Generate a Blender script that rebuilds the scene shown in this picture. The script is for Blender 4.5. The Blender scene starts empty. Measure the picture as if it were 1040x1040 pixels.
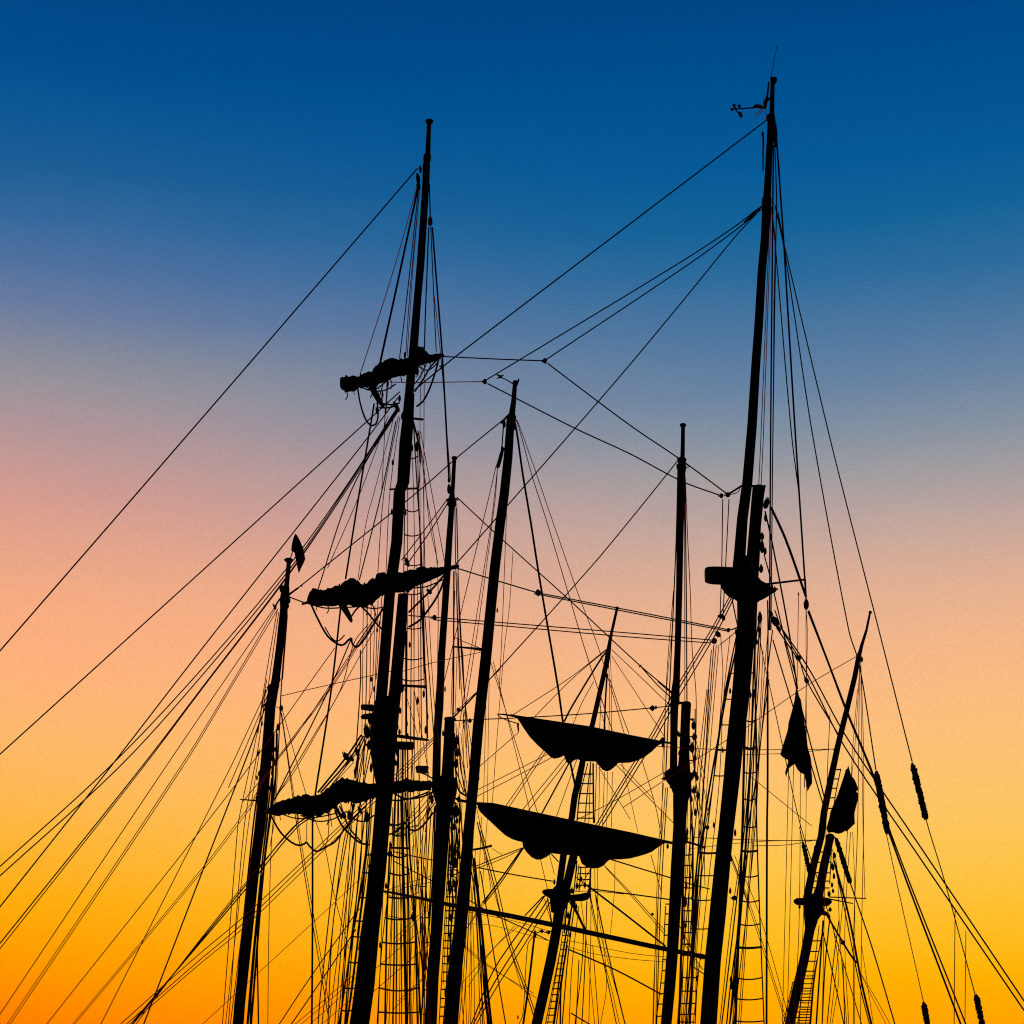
import bpy, bmesh, math, random
from mathutils import Vector, Matrix, noise
random.seed(7)
sc = bpy.context.scene
R = math.radians

# ------------------------------------------------------------------ camera
PITCH, LENS, CAMZ = 19.0, 70.0, 2.0
FPX = 1040 * LENS / 36.0
cd = bpy.data.cameras.new('camera'); cam = bpy.data.objects.new('camera', cd)
sc.collection.objects.link(cam); sc.camera = cam
cam.location = (0, 0, CAMZ); cam.rotation_euler = (R(90 + PITCH), 0, 0)
cd.lens = LENS; cd.sensor_width = 36; cd.clip_end = 20000; cd.clip_start = 0.1

# ------------------------------------------------------------------ sky
w = bpy.data.worlds.new('World'); sc.world = w; w.use_nodes = True
nt = w.node_tree; nt.nodes.clear(); N = nt.nodes.new; L = nt.links.new
def lin(c):
    return tuple(((v/255)/12.92 if v/255 <= .04045 else ((v/255+.055)/1.055)**2.4) for v in c) + (1,)
def elev(y): return PITCH + math.degrees(math.atan((520 - y)/FPX))
SKY_L = [(-40,(0,58,116)),(0,(0,68,130)),(90,(2,79,142)),(150,(14,88,148)),(200,(29,94,150)),(250,(52,104,156)),(295,(80,113,160)),(340,(108,125,160)),
         (378,(136,139,154)),(412,(155,147,154)),(452,(177,149,152)),(492,(199,153,148)),(530,(215,156,143)),(570,(229,164,138)),(640,(250,173,128)),(700,(255,179,122)),(760,(255,184,106)),
         (820,(255,184,80)),(870,(255,180,50)),(920,(255,173,12)),(970,(255,158,0)),(1040,(255,128,0)),(1120,(250,110,0)),(1230,(215,70,5))]
SKY_R = [(-40,(0,58,116)),(0,(0,68,130)),(90,(0,79,142)),(180,(5,90,150)),(240,(19,99,153)),(290,(45,108,157)),(345,(77,119,160)),(400,(105,132,163)),
         (445,(131,145,162)),(485,(158,156,160)),(525,(184,163,159)),(565,(206,170,154)),(610,(227,176,146)),(660,(242,182,138)),(720,(252,188,127)),(780,(254,194,113)),
         (840,(255,197,95)),(890,(255,196,70)),(940,(255,190,40)),(985,(255,181,10)),(1010,(255,174,0)),(1040,(255,166,0)),(1120,(255,150,0)),(1230,(235,105,5))]
E0, E1 = -4.0, 36.0
tc = N('ShaderNodeTexCoord')
sep = N('ShaderNodeSeparateXYZ'); L(tc.outputs['Generated'], sep.inputs[0])
def M_(op, a, b=None, c=None):
    m = N('ShaderNodeMath'); m.operation = op
    for i, v in enumerate((a, b, c)):
        if v is None: continue
        if isinstance(v, (int, float)): m.inputs[i].default_value = v
        else: L(v, m.inputs[i])
    return m.outputs[0]
el = M_('MULTIPLY', M_('ARCSINE', sep.outputs['Z']), 180/math.pi)
az = M_('MULTIPLY', M_('ARCTAN2', sep.outputs['X'], sep.outputs['Y']), 180/math.pi)
nz = N('ShaderNodeTexNoise'); nz.inputs['Scale'].default_value = 5; nz.inputs['Detail'].default_value = 7; nz.inputs['Roughness'].default_value = .6
mp = N('ShaderNodeMapping'); mp.inputs['Scale'].default_value = (1, 1, 3.5); L(tc.outputs['Generated'], mp.inputs[0]); L(mp.outputs[0], nz.inputs['Vector'])
el2 = M_('ADD', el, M_('MULTIPLY', M_('SUBTRACT', nz.outputs['Fac'], .5), .9))   # thin uneven haze bands
fac = M_('DIVIDE', M_('SUBTRACT', el2, E0), E1 - E0)
def ramp(stops):
    r = N('ShaderNodeValToRGB'); cr = r.color_ramp; cr.interpolation = 'LINEAR'
    pts = sorted([((elev(y)-E0)/(E1-E0), c) for y, c in stops])
    cr.elements[0].position = pts[0][0]; cr.elements[0].color = lin(pts[0][1])
    cr.elements[1].position = pts[-1][0]; cr.elements[1].color = lin(pts[-1][1])
    for p, c in pts[1:-1]:
        e = cr.elements.new(p); e.color = lin(c)
    L(fac, r.inputs[0]); return r.outputs['Color']
mx = N('ShaderNodeMix'); mx.data_type = 'RGBA'
rl, rr = ramp(SKY_L), ramp(SKY_R)
side = N('ShaderNodeMapRange'); side.interpolation_type = 'SMOOTHSTEP'; L(az, side.inputs[0])
side.inputs['From Min'].default_value = -17; side.inputs['From Max'].default_value = 9
L(side.outputs[0], mx.inputs['Factor']); L(rl, mx.inputs[6]); L(rr, mx.inputs[7])
# the dusk sky fades to deep blue away from the afterglow and overhead
dim = N('ShaderNodeMapRange'); dim.interpolation_type = 'SMOOTHSTEP'; L(M_('ABSOLUTE', az), dim.inputs[0])
dim.inputs['From Min'].default_value = 22; dim.inputs['From Max'].default_value = 95
dim2 = N('ShaderNodeMapRange'); dim2.interpolation_type = 'SMOOTHSTEP'; L(el, dim2.inputs[0])
dim2.inputs['From Min'].default_value = 36; dim2.inputs['From Max'].default_value = 80
dd = M_('MAXIMUM', dim.outputs[0], dim2.outputs[0])
mx2 = N('ShaderNodeMix'); mx2.data_type = 'RGBA'; L(dd, mx2.inputs['Factor']); L(mx.outputs[2], mx2.inputs[6])
mx2.inputs[7].default_value = (.0015, .006, .018, 1)
nz2 = N('ShaderNodeTexNoise'); nz2.inputs['Scale'].default_value = 800; nz2.inputs['Detail'].default_value = 1.5; L(tc.outputs['Generated'], nz2.inputs['Vector'])
bg = N('ShaderNodeBackground'); L(M_('ADD', .9, M_('MULTIPLY', nz2.outputs['Fac'], .2)), bg.inputs['Strength'])   # film-like grain put into the sky's brightness
L(mx2.outputs[2], bg.inputs[0])
ow = N('ShaderNodeOutputWorld'); L(bg.outputs[0], ow.inputs[0])

# ------------------------------------------------------------------ sun (just setting behind the masts)
sd = bpy.data.lights.new('sun', 'SUN'); sun = bpy.data.objects.new('sun', sd); sc.collection.objects.link(sun)
sd.energy = 0.25; sd.angle = R(0.5); sd.color = (1, .45, .15)
sun.rotation_euler = Vector((.22, -1, -.03)).to_track_quat('-Z', 'Y').to_euler(); sun.location = (-12, 60, 4)
sc.view_settings.view_transform = 'Standard'; sc.view_settings.look = 'None'
sc.view_settings.exposure = 0; sc.view_settings.gamma = 1
sc.render.engine = 'CYCLES'; sc.cycles.filter_width = 1.1
sc.render.resolution_x = sc.render.resolution_y = 1024

# ------------------------------------------------------------------ materials
def mat(name, col, col2, scale=(8, 8, 8), rough=.85, bump=.3, kind='noise', spec=.15):
    m = bpy.data.materials.new(name); m.use_nodes = True; t = m.node_tree; b = t.nodes['Principled BSDF']
    c = t.nodes.new('ShaderNodeTexCoord'); mpp = t.nodes.new('ShaderNodeMapping'); mpp.inputs['Scale'].default_value = scale
    t.links.new(c.outputs['Object'], mpp.inputs[0])
    if kind == 'noise':
        n = t.nodes.new('ShaderNodeTexNoise'); n.inputs['Scale'].default_value = 2; n.inputs['Detail'].default_value = 6; o = n.outputs['Fac']
    else:
        n = t.nodes.new('ShaderNodeTexWave'); n.inputs['Scale'].default_value = 2; n.bands_direction = 'DIAGONAL'
        n.inputs['Distortion'].default_value = 3; o = n.outputs['Fac']
    t.links.new(mpp.outputs[0], n.inputs['Vector'])
    r = t.nodes.new('ShaderNodeValToRGB'); r.color_ramp.elements[0].color = (*col, 1); r.color_ramp.elements[1].color = (*col2, 1)
    r.color_ramp.elements[0].position = .3; r.color_ramp.elements[1].position = .75
    t.links.new(o, r.inputs[0]); t.links.new(r.outputs[0], b.inputs['Base Color'])
    bp = t.nodes.new('ShaderNodeBump'); bp.inputs['Strength'].default_value = bump; bp.inputs['Distance'].default_value = .01
    t.links.new(o, bp.inputs['Height']); t.links.new(bp.outputs[0], b.inputs['Normal'])
    b.inputs['Roughness'].default_value = rough; b.inputs['Specular IOR Level'].default_value = spec
    return m
M_WOOD = mat('tarred_wood', (.012, .008, .006), (.022, .015, .010), (6, 6, .8))
M_ROPE = mat('tarred_rope', (.008, .007, .006), (.016, .012, .009), (30, 30, 30), kind='wave', rough=.95, spec=.02)
# thin lines: reddish translucent colour put in to imitate glow bleeding over them
M_HEMP = mat('glow_tinted_hemp', (.05, .02, .010), (.09, .035, .016), (30, 30, 30), kind='wave', rough=.95, spec=.02)
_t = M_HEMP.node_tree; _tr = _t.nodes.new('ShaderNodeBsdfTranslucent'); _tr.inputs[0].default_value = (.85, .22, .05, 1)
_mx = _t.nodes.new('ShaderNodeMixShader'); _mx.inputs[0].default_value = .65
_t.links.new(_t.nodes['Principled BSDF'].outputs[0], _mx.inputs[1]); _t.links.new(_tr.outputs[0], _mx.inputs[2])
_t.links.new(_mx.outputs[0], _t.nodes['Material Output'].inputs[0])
M_SAIL = mat('silhouette_canvas', (.018, .014, .012), (.030, .024, .019), (1.5, 1.5, 4), rough=.95, spec=.03)  # light sailcloth coloured near black, so the backlit silhouette sits in its colour
M_FLAG = mat('dark_bunting', (.015, .010, .012), (.028, .018, .020), (3, 3, 3), rough=.95, spec=.03)
M_IRON = mat('black_iron', (.010, .010, .011), (.018, .018, .019), (10, 10, 10), rough=.7, spec=.2)
M_WATER = mat('harbour_water', (.004, .006, .010), (.008, .012, .018), (.15, .5, 1), rough=.35, bump=.6)

# ------------------------------------------------------------------ pixel -> place (each thing has its own distance)
_p = R(PITCH); FW = Vector((0, math.cos(_p), math.sin(_p))); UP = Vector((0, -math.sin(_p), math.cos(_p)))
def at(x, y, Y):
    d = Vector((1, 0, 0))*((x-520)/FPX) + UP*((520-y)/FPX) + FW
    return Vector((0, 0, CAMZ)) + d*(Y/d.y)
def mpp(p): return (p - Vector((0, 0, CAMZ))).dot(FW)/FPX        # metres per photo pixel at p
def T(ox, oy, s=5.2): return (ox, oy, s)
FULL = (0, 0, 1)
ORIG = {}
def tube(bm, pts, rad, seg=8, flat=None):
    n = len(pts); tang = []
    for i in range(n):
        a = pts[max(i-1, 0)]; b = pts[min(i+1, n-1)]; tang.append((b-a).normalized())
    up = Vector((0, 1, 0)) if abs(tang[0].y) < .9 else Vector((1, 0, 0))
    u = (up - tang[0]*up.dot(tang[0])).normalized(); rings = []
    for i in range(n):
        u = (u - tang[i]*u.dot(tang[i])).normalized(); v = tang[i].cross(u)
        fy = 1 if flat is None else flat
        rings.append([bm.verts.new(pts[i] + (u*math.cos(a)*fy + v*math.sin(a))*rad[i]) for a in [2*math.pi*k/seg for k in range(seg)]])
    for i in range(n-1):
        for k in range(seg):
            bm.faces.new((rings[i][k], rings[i][(k+1) % seg], rings[i+1][(k+1) % seg], rings[i+1][k]))
    bm.faces.new(rings[0][::-1]); bm.faces.new(rings[-1])
def obj(name, bm, m, parent=None, label=None, smooth=True):
    me = bpy.data.meshes.new(name)
    bmesh.ops.recalc_face_normals(bm, faces=bm.faces)
    c = Vector((0, 0, 0))
    for v in bm.verts: c += v.co
    c /= max(1, len(bm.verts))
    for v in bm.verts: v.co -= c
    bm.to_mesh(me); bm.free()
    me.materials.append(m)
    if smooth:
        for f in me.polygons: f.use_smooth = True
    o = bpy.data.objects.new(name, me); sc.collection.objects.link(o)
    if parent: o.parent = parent; o.location = c - ORIG[parent.name]
    else: o.location = c
    ORIG[o.name] = c
    if label: o['label'] = label
    return o
def thing(name, label, cat, loc, group=None):
    o = bpy.data.objects.new(name, None); sc.collection.objects.link(o); o.location = loc; ORIG[o.name] = Vector(loc)
    o.empty_display_size = .5
    o['label'] = label; o['category'] = cat
    if group: o['group'] = group
    return o
def structure(name, bm, m):
    o = obj(name, bm, m, smooth=False); o['kind'] = 'structure'; return o

def smooth_pts(P, k=6):
    if len(P) < 3: return P
    n = len(P); D = [(P[min(i+1, n-1)]-P[max(i-1, 0)]).normalized() for i in range(n)]; out = []
    for i in range(n-1):
        b, c = P[i], P[i+1]; ln = (c-b).length
        for j in range(k):
            t = j/k; h1 = 2*t**3-3*t*t+1; h2 = t**3-2*t*t+t; h3 = -2*t**3+3*t*t; h4 = t**3-t*t
            out.append(b*h1 + D[i]*(ln*h2) + c*h3 + D[i+1]*(ln*h4))
    return out + [P[-1]]

class Mast:
    """a mast standing at distance Y; every shape of it is laid out in that mast's own vertical plane plus a depth offset"""
    def __init__(s, Y, base, name, label, cat='mast', group='masts of the moored sailing ships'):
        s.Y = Y; b = at(base[0], base[1], Y); b.z = 0
        s.root = thing(name, label, cat, b, group)
    def pt(s, t, x, y, dy=0): return at(t[0]+x/t[2], t[1]+y/t[2], s.Y+dy)
    def spar(s, name, st, m=None, seg=16, ext=False, dy=0, parent=None, t=FULL, d2=None, jit=0, label=None):
        """st: list of (x, y, width in photo pixels)"""
        P = []; r = []
        for i, (x, y, wd) in enumerate(st):
            dd = dy if d2 is None else dy + (d2-dy)*i/(len(st)-1)
            p = s.pt(t, x, y, dd); P.append(p); r.append(max(wd*mpp(p)/2, .004)*(1+random.uniform(-jit, jit)))
        if ext:
            d = (P[-1]-P[-2]); k = (P[-1].z + .5)/max(1e-3, -d.z)
            P.append(P[-1]+d*k); r.append(r[-1]*1.12)
        bm = bmesh.new(); tube(bm, P, r, seg)
        return obj(name, bm, m or M_WOOD, parent or s.root, label)
    def ropes(s, kind, t, text, d=(0, 0), spread=0, parent=None):
        """each rope on a line: x y x y ... width; spread alternates the feet to the near and far rail"""
        res = []
        for i, ln in enumerate(l for l in text.replace('|', '\n').split('\n') if l.strip()):
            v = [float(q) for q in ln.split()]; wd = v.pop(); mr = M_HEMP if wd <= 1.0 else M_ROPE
            if kind == 'footrope': wd += .4; mr = M_ROPE
            wd *= 1.12 if wd >= 1.5 else (1.04 if wd >= 1.1 else .92)
            n = len(v)//2; e = d[1] + (spread*(1 if i % 2 else -1)*(.75+.25*random.random()))
            P = [s.pt(t, v[2*k], v[2*k+1], d[0]+(e-d[0])*k/(n-1)) for k in range(n)]
            X, Yp = t[0]+v[-2]/t[2], t[1]+v[-1]/t[2]
            P = smooth_pts(P)
            if len(P) == 2:                       # a little slack in every line
                a, b = P; ln_ = (b-a).length; dr = abs((b-a).normalized().z)
                sg = ln_*.004*(1-dr*.8); P = [a.lerp(b, q/8) - Vector((0, 0, sg*4*(q/8)*(1-q/8))) for q in range(9)]
            if (Yp >= 1034 or X <= 3 or X >= 1037) and P[-1].z < P[-2].z:
                dd = P[-1]-P[-2]; P.append(P[-1] + dd*((P[-1].z-1.4)/-dd.z))
            r = [max(.006, wd*mpp(s.pt(t, v[0], v[1]))/2)]*len(P)
            bm = bmesh.new(); tube(bm, P, r, 6)
            res.append(obj(kind, bm, mr, parent or s.root))
        return res
    def blocks(s, t, text, name='block', dy=0, parent=None):
        """pulley blocks: x y width height angle"""
        for ln in (l for l in text.replace('|', '\n').split('\n') if l.strip()):
            v = [float(q) for q in ln.split()]; x, y, wd, h = v[0], v[1], v[2]/t[2]*.86, v[3]/t[2]; an = R(v[4]) if len(v) > 4 else 0   # sizes in tile pixels too
            c = s.pt(t, x, y, dy); k = mpp(c); bm = bmesh.new()
            for sy in (-.28, .28):                 # two cheeks
                m_ = Matrix.Translation((0, sy*wd*k, 0)) @ Matrix.Diagonal((wd*k/2, wd*k*.14, h*k/2, 1))
                bmesh.ops.create_icosphere(bm, subdivisions=2, radius=1, matrix=m_)
            bmesh.ops.create_cone(bm, cap_ends=True, segments=14, radius1=wd*k*.40, radius2=wd*k*.40, depth=wd*k*.5, matrix=Matrix.Rotation(R(90), 4, 'X'))
            eye = [Vector((math.sin(a)*wd*k*.2, 0, h*k*.52+math.cos(a)*wd*k*.22)) for a in [q*math.pi/4 for q in range(9)]]
            tube(bm, eye, [wd*k*.09]*9, 5)
            bmesh.ops.rotate(bm, verts=bm.verts, cent=(0, 0, 0), matrix=Matrix.Rotation(-an, 3, 'Y'))
            bmesh.ops.translate(bm, verts=bm.verts, vec=c)
            obj(name, bm, M_WOOD, parent or s.root)
    def bundle(s, name, st, m, t=FULL, dL=0, dR=0, depth=.7, lump=.05, parent=None, mind=.1, fold=0):
        """cloth: st = (x, top, bottom) from left to right, closed round body with creases"""
        fine = []
        for i in range(len(st)-1):
            for j in range(6):
                q = j/6; fine.append(tuple(a*(1-q)+b*q for a, b in zip(st[i], st[i+1])))
        fine.append(st[-1]); bm = bmesh.new(); rings = []; SEG = 18; n = len(fine)
        for i, (x, a, b) in enumerate(fine):
            dd = dL + (dR-dL)*i/(n-1)
            pa = s.pt(t, x, a, dd); pb = s.pt(t, x, b, dd); c = (pa+pb)/2; h = max((pa-pb).length/2, .01); dp = max(h*depth, mind if 0 < i < n-1 else .02)
            up = (pa-pb).normalized() if (pa-pb).length > 1e-4 else Vector((0, 0, 1))
            ring = []
            for k in range(SEG):
                an = 2*math.pi*k/SEG; f = 1 + lump*(noise.noise(Vector((c.x*5, k*.9, c.z*4)))*1.6 + noise.noise(Vector((c.x*13, k*1.7, c.z*9)))*1.5)
                g = 1 + fold*math.sin(i*1.3+3*noise.noise(Vector((c.x, 0, 3)))) * abs(math.cos(an))
                ring.append(bm.verts.new(c + up*h*math.sin(an)*f + Vector((0, 1, 0))*dp*math.cos(an)*f*g))
            rings.append(ring)
        for i in range(n-1):
            for k in range(SEG):
                bm.faces.new((rings[i][k], rings[i][(k+1) % SEG], rings[i+1][(k+1) % SEG], rings[i+1][k]))
        bm.faces.new(rings[0][::-1]); bm.faces.new(rings[-1])
        return obj(name, bm, m, parent or s.root)
    def gaskets(s, st, n, t=FULL, dL=0, dR=0, depth=.75, parent=None, wd=1.2):
        """ropes tied round a furled sail"""
        for q in range(n):
            u = (q+.6)/(n+.2)*(len(st)-1); i = min(int(u), len(st)-2); f = u-i
            x, a, b = [p*(1-f)+r_*f for p, r_ in zip(st[i], st[i+1])]; dd = dL+(dR-dL)*u/(len(st)-1)
            pa = s.pt(t, x, a-1*t[2]*.5, dd); pb = s.pt(t, x+random.uniform(-1.5, 1.5), b+1*t[2]*.5, dd); c = (pa+pb)/2; h = (pa-pb)/2; dp = max(h.length*depth, .12)
            P = [c + h*math.sin(an) + Vector((0, 1, 0))*dp*math.cos(an) for an in [2*math.pi*k/14 for k in range(15)]]
            bm = bmesh.new(); tube(bm, P, [wd*mpp(c)/2]*15, 5); obj('gasket', bm, M_ROPE, parent)
    def ladder(s, t, left, right, ys, wd=1.1, dL=1.2, dR=2.4, sag=1.2, jit=.7, thick=(), rails=True):
        if rails:
            for side_, dd in ((left, dL), (right, dR)):
                s.ropes('shroud', t, ' '.join('%g %g' % p for p in side_) + ' 1.1', d=(dd, dd))
        def X(l, y):
            for (x0, y0), (x1, y1) in zip(l[:-1], l[1:]):
                if y <= y1 or (x1, y1) == l[-1]: return x0 + (x1-x0)*(y-y0)/(y1-y0)
        for i, y in enumerate(ys):
            a = (X(left, y), y+random.uniform(-jit, jit)*t[2]*.5); b = (X(right, y), y+random.uniform(-jit, jit)*t[2]*.5)
            sg = sag*t[2]*random.uniform(.4, 1.2)
            P = [s.pt(t, a[0]+(b[0]-a[0])*q/6, a[1]+(b[1]-a[1])*q/6 + sg*4*(q/6)*(1-q/6), dL+(dR-dL)*q/6) for q in range(7)]
            k = mpp(P[0]); r = wd*k/2*(2.1 if i in thick else 1.25); bm = bmesh.new(); tube(bm, P, [r]*7, 6)
            obj('ratline', bm, M_ROPE if i not in thick else M_WOOD, s.root)
    def baggy(s, x0, y0, x1, y1, wd, parent, dy=0, name='chafing_gear', dY1=None):
        a = s.pt(FULL, x0, y0, dy); b = s.pt(FULL, x1, y1, dy if dY1 is None else dY1); n = 44; bm = bmesh.new(); P = []; r = []
        for i in range(n+1):
            u = i/n; P.append(a.lerp(b, u)); k = mpp(a)
            r.append(wd*k/2*(min(1, .35+u*6)*min(1, .5+(1-u)*12))*(1+random.uniform(-.16, .16)))
        tube(bm, P, r, 10)
        for v in bm.verts: v.co += Vector([random.uniform(-.1, .1)*wd*mpp(a) for _ in range(3)])
        return obj(name, bm, M_ROPE, parent)
def banner(name, label, cat, Y, poly, t, thick=.012, rip=.09, group=None):
    """cloth hanging in its folds, outline given in photo pixels of tile t"""
    P = []
    for i in range(len(poly)):
        a = poly[i]; b = poly[(i+1) % len(poly)]
        for q in (0, .5): P.append(at(t[0]+(a[0]*(1-q)+b[0]*q)/t[2], t[1]+(a[1]*(1-q)+b[1]*q)/t[2], Y))
    bm = bmesh.new(); f = bm.faces.new([bm.verts.new(p) for p in P])
    bmesh.ops.triangulate(bm, faces=[f]); bmesh.ops.subdivide_edges(bm, edges=bm.edges[:], cuts=1, use_grid_fill=False)
    r = bmesh.ops.extrude_face_region(bm, geom=bm.faces[:])
    for v in [g for g in r['geom'] if isinstance(g, bmesh.types.BMVert)]: v.co.y += thick
    for v in bm.verts:
        v.co.y += rip*math.sin(v.co.x*17+v.co.z*3) + rip*.5*math.sin(v.co.z*9)
    o = obj(name, bm, M_FLAG, None, label); o['category'] = cat
    if group: o['group'] = group
    return o

# ------------------------------------------------------------------ the water far below the frame
bm = bmesh.new(); bmesh.ops.create_grid(bm, x_segments=2, y_segments=2, size=4000)
structure('water', bm, M_WATER)

# tiles of the photograph the shapes were measured in
A1, A2, A3, A4, A5 = T(300,100), T(300,300), T(300,500), T(240,680), T(200,840)
A6, A7, A8 = T(400,680), T(400,840), T(440,500)
B1, B2, B3, B4, B5, B6, B7 = T(700,40), T(700,240), T(660,440), T(660,600), T(740,640), T(580,840), T(760,840)
B8 = T(840,740,3.4667)
C1, C2, C3, C4, C5, C6 = T(440,330), T(580,600), T(200,500), T(0,780,4), T(560,680,7.4286), T(600,400)

# ================================================================== 1. the square-rigged foremast, left of centre
F = Mast(50, (365, 1040), 'ship_mast', 'thick left mast carrying three tilted yards with furled dark sails')
F.spar('lower_mast', [(409.5,604,10.5),(408,625,11.5),(401.5,700,12.5),(394,760,16),(391.5,795,17.5),(386.5,850,16.5),(384,880,17),(376,945,18.5),(370.5,1000,20),(365,1040,20)], ext=True, dy=.25)
F.spar('topmast', [(416,400,10),(414,430,12),(412,450,13),(409.5,490,12.5),(405.5,500,11.5),(403,550,11.5),(399.5,575,11.5),(396,600,11),(388,700,11.5),(384,745,11),(383,765,9)], dy=-.35)
F.spar('topgallant_mast', [(435.8,125,4.2),(434.5,157,5.4),(434,159,7),(433.5,164,6.4),(433,168,7.8),(432.5,185,7.2),(430,225,7.4),(427,270,8),(424.3,300,7.8),(419.5,360,9),(416,395,9),(413,440,8),(410,480,7)], dy=-.05)
F.spar('truck', [(436,121.6,4),(436,122.4,8),(436,124.2,8.2),(435.9,125.2,5.4),(435.8,126.4,4.4)], seg=14)
F.spar('mast_top', [(392.5,708,14),(391.5,713,22),(390.5,724,26),(389.5,740,27),(389.5,760,27),(389,768,25),(390,782,22),(391,797,18)], dy=0, jit=.05)
F.spar('crosstree', [(409,424,2.4),(429,426,2.6)], dy=-.5, d2=.6, seg=8)
F.spar('crosstree', [(396,497,2),(424,496,2.2)], dy=-.6, d2=.6, seg=8)
F.spar('crosstree', [(404,696,2.6),(432,697.5,3)], dy=-.9, d2=.9, seg=8)
F.spar('crosstree', [(404,747.5,3.6),(418,749.5,3.6),(434.5,751.5,2.6)], dy=-.9, d2=1.0, seg=8)
F.spar('crosstree', [(396,861,2.2),(415.5,861.5,2.2)], dy=.3, d2=1.4, seg=8)
F.spar('platform', [(400,757,8.5),(419,757.5,8.5)], seg=10, dy=.2, d2=.5)
F.spar('spotlight', [(367.3,716,2),(367.6,718,6),(378,719,7.5),(380,719,5)], m=M_IRON, seg=12, dy=-.4)
F.spar('spotlight', [(367,727,1.8),(367.3,728,5),(377,727.5,7),(380,727.5,5)], m=M_IRON, seg=12, dy=-.4)
F.blocks(A4, '690 330 42 70 10 | 852 305 14 30 0 | 580 460 36 44 35 | 640 440 26 44 20 | 628 540 18 40 0 | 690 780 28 60 0 | 610 470 24 36 25 | 568 770 30 40 20 | 595 770 22 50 0 | 655 745 24 44 30 | 810 975 30 30 0', dy=-.5)
F.blocks(A4, '705 270 26 40 10 | 862 330 18 26 0 | 700 400 26 50 0 | 850 440 18 36 0 | 712 520 18 50 0 | 870 110 16 30 0 | 795 620 20 20 0 | 990 130 16 40 0 | 1000 320 16 40 0 | 905 350 14 24 0 | 900 590 30 24 90', dy=-.4)
F.spar('cleat_bar', [(675,400,1.6),(700,395,3),(720,385,3)], t=A4, seg=8, dy=-.4)
F.blocks(A1, '712 650 30 50 0 | 648 425 26 60 8 | 650 465 28 40 8 | 660 375 18 40 5', dy=-.2)
F.blocks(A2, '535 590 26 60 30 | 430 610 16 40 10 | 568 640 26 40 0 | 640 400 20 40 0 | 550 545 18 34 0 | 460 525 14 34 0 | 487 470 16 40 0 | 578 318 14 36 0 | 640 800 22 50 0 | 455 555 16 30 0', dy=-.35)
F.blocks(A3, '590 370 26 50 20 | 580 110 18 26 0 | 708 525 26 32 50 | 445 690 12 24 0 | 735 662 34 22 90', dy=-.4)
F.spar('masthead_band', [(434,157.5,7.6),(433.8,161,8),(433.6,163,7.9)], m=M_IRON)

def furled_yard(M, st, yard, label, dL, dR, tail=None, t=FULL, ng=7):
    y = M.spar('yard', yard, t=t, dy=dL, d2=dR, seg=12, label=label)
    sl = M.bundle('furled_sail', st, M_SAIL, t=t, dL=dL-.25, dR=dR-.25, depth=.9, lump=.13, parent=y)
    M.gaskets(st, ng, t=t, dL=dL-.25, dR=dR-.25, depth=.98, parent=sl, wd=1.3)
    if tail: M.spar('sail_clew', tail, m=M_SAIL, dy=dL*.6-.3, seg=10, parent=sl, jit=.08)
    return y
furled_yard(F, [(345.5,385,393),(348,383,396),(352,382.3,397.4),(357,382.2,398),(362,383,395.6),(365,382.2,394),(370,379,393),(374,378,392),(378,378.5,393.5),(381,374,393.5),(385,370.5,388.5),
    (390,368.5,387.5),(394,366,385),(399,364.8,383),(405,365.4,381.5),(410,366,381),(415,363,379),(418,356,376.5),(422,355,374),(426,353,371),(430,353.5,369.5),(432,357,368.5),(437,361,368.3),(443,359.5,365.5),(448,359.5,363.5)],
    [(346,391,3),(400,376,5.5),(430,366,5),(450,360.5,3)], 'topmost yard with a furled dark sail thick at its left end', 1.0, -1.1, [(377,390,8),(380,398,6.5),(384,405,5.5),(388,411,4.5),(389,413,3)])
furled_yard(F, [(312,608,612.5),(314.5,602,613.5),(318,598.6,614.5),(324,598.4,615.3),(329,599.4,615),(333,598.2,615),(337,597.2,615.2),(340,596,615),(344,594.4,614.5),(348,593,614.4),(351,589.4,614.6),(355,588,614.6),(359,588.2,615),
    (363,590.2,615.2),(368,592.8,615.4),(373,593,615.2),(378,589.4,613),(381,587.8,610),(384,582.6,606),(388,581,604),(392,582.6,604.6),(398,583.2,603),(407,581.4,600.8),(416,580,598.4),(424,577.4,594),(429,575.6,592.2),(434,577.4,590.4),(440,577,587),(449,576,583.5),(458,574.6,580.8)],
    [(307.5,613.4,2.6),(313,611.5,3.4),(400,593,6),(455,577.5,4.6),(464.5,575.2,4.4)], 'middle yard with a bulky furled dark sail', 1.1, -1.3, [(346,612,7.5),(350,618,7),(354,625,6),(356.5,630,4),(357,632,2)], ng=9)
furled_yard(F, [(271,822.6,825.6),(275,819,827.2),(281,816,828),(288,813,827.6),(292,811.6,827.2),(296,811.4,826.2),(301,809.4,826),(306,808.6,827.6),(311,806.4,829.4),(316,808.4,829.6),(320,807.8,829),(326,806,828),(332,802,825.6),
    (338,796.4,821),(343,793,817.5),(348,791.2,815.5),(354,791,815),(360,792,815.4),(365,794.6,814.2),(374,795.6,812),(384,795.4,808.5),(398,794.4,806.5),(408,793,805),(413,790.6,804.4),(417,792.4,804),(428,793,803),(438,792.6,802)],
    [(269,823.6,2.2),(276,822,4),(380,803,6),(430,797.6,6.4),(443,796.6,5.6)], 'lowest yard with a long furled dark sail', 1.2, -1.3, [(338,816,5),(343,823,4),(346,829,3),(347,832,2)], ng=9)

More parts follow.
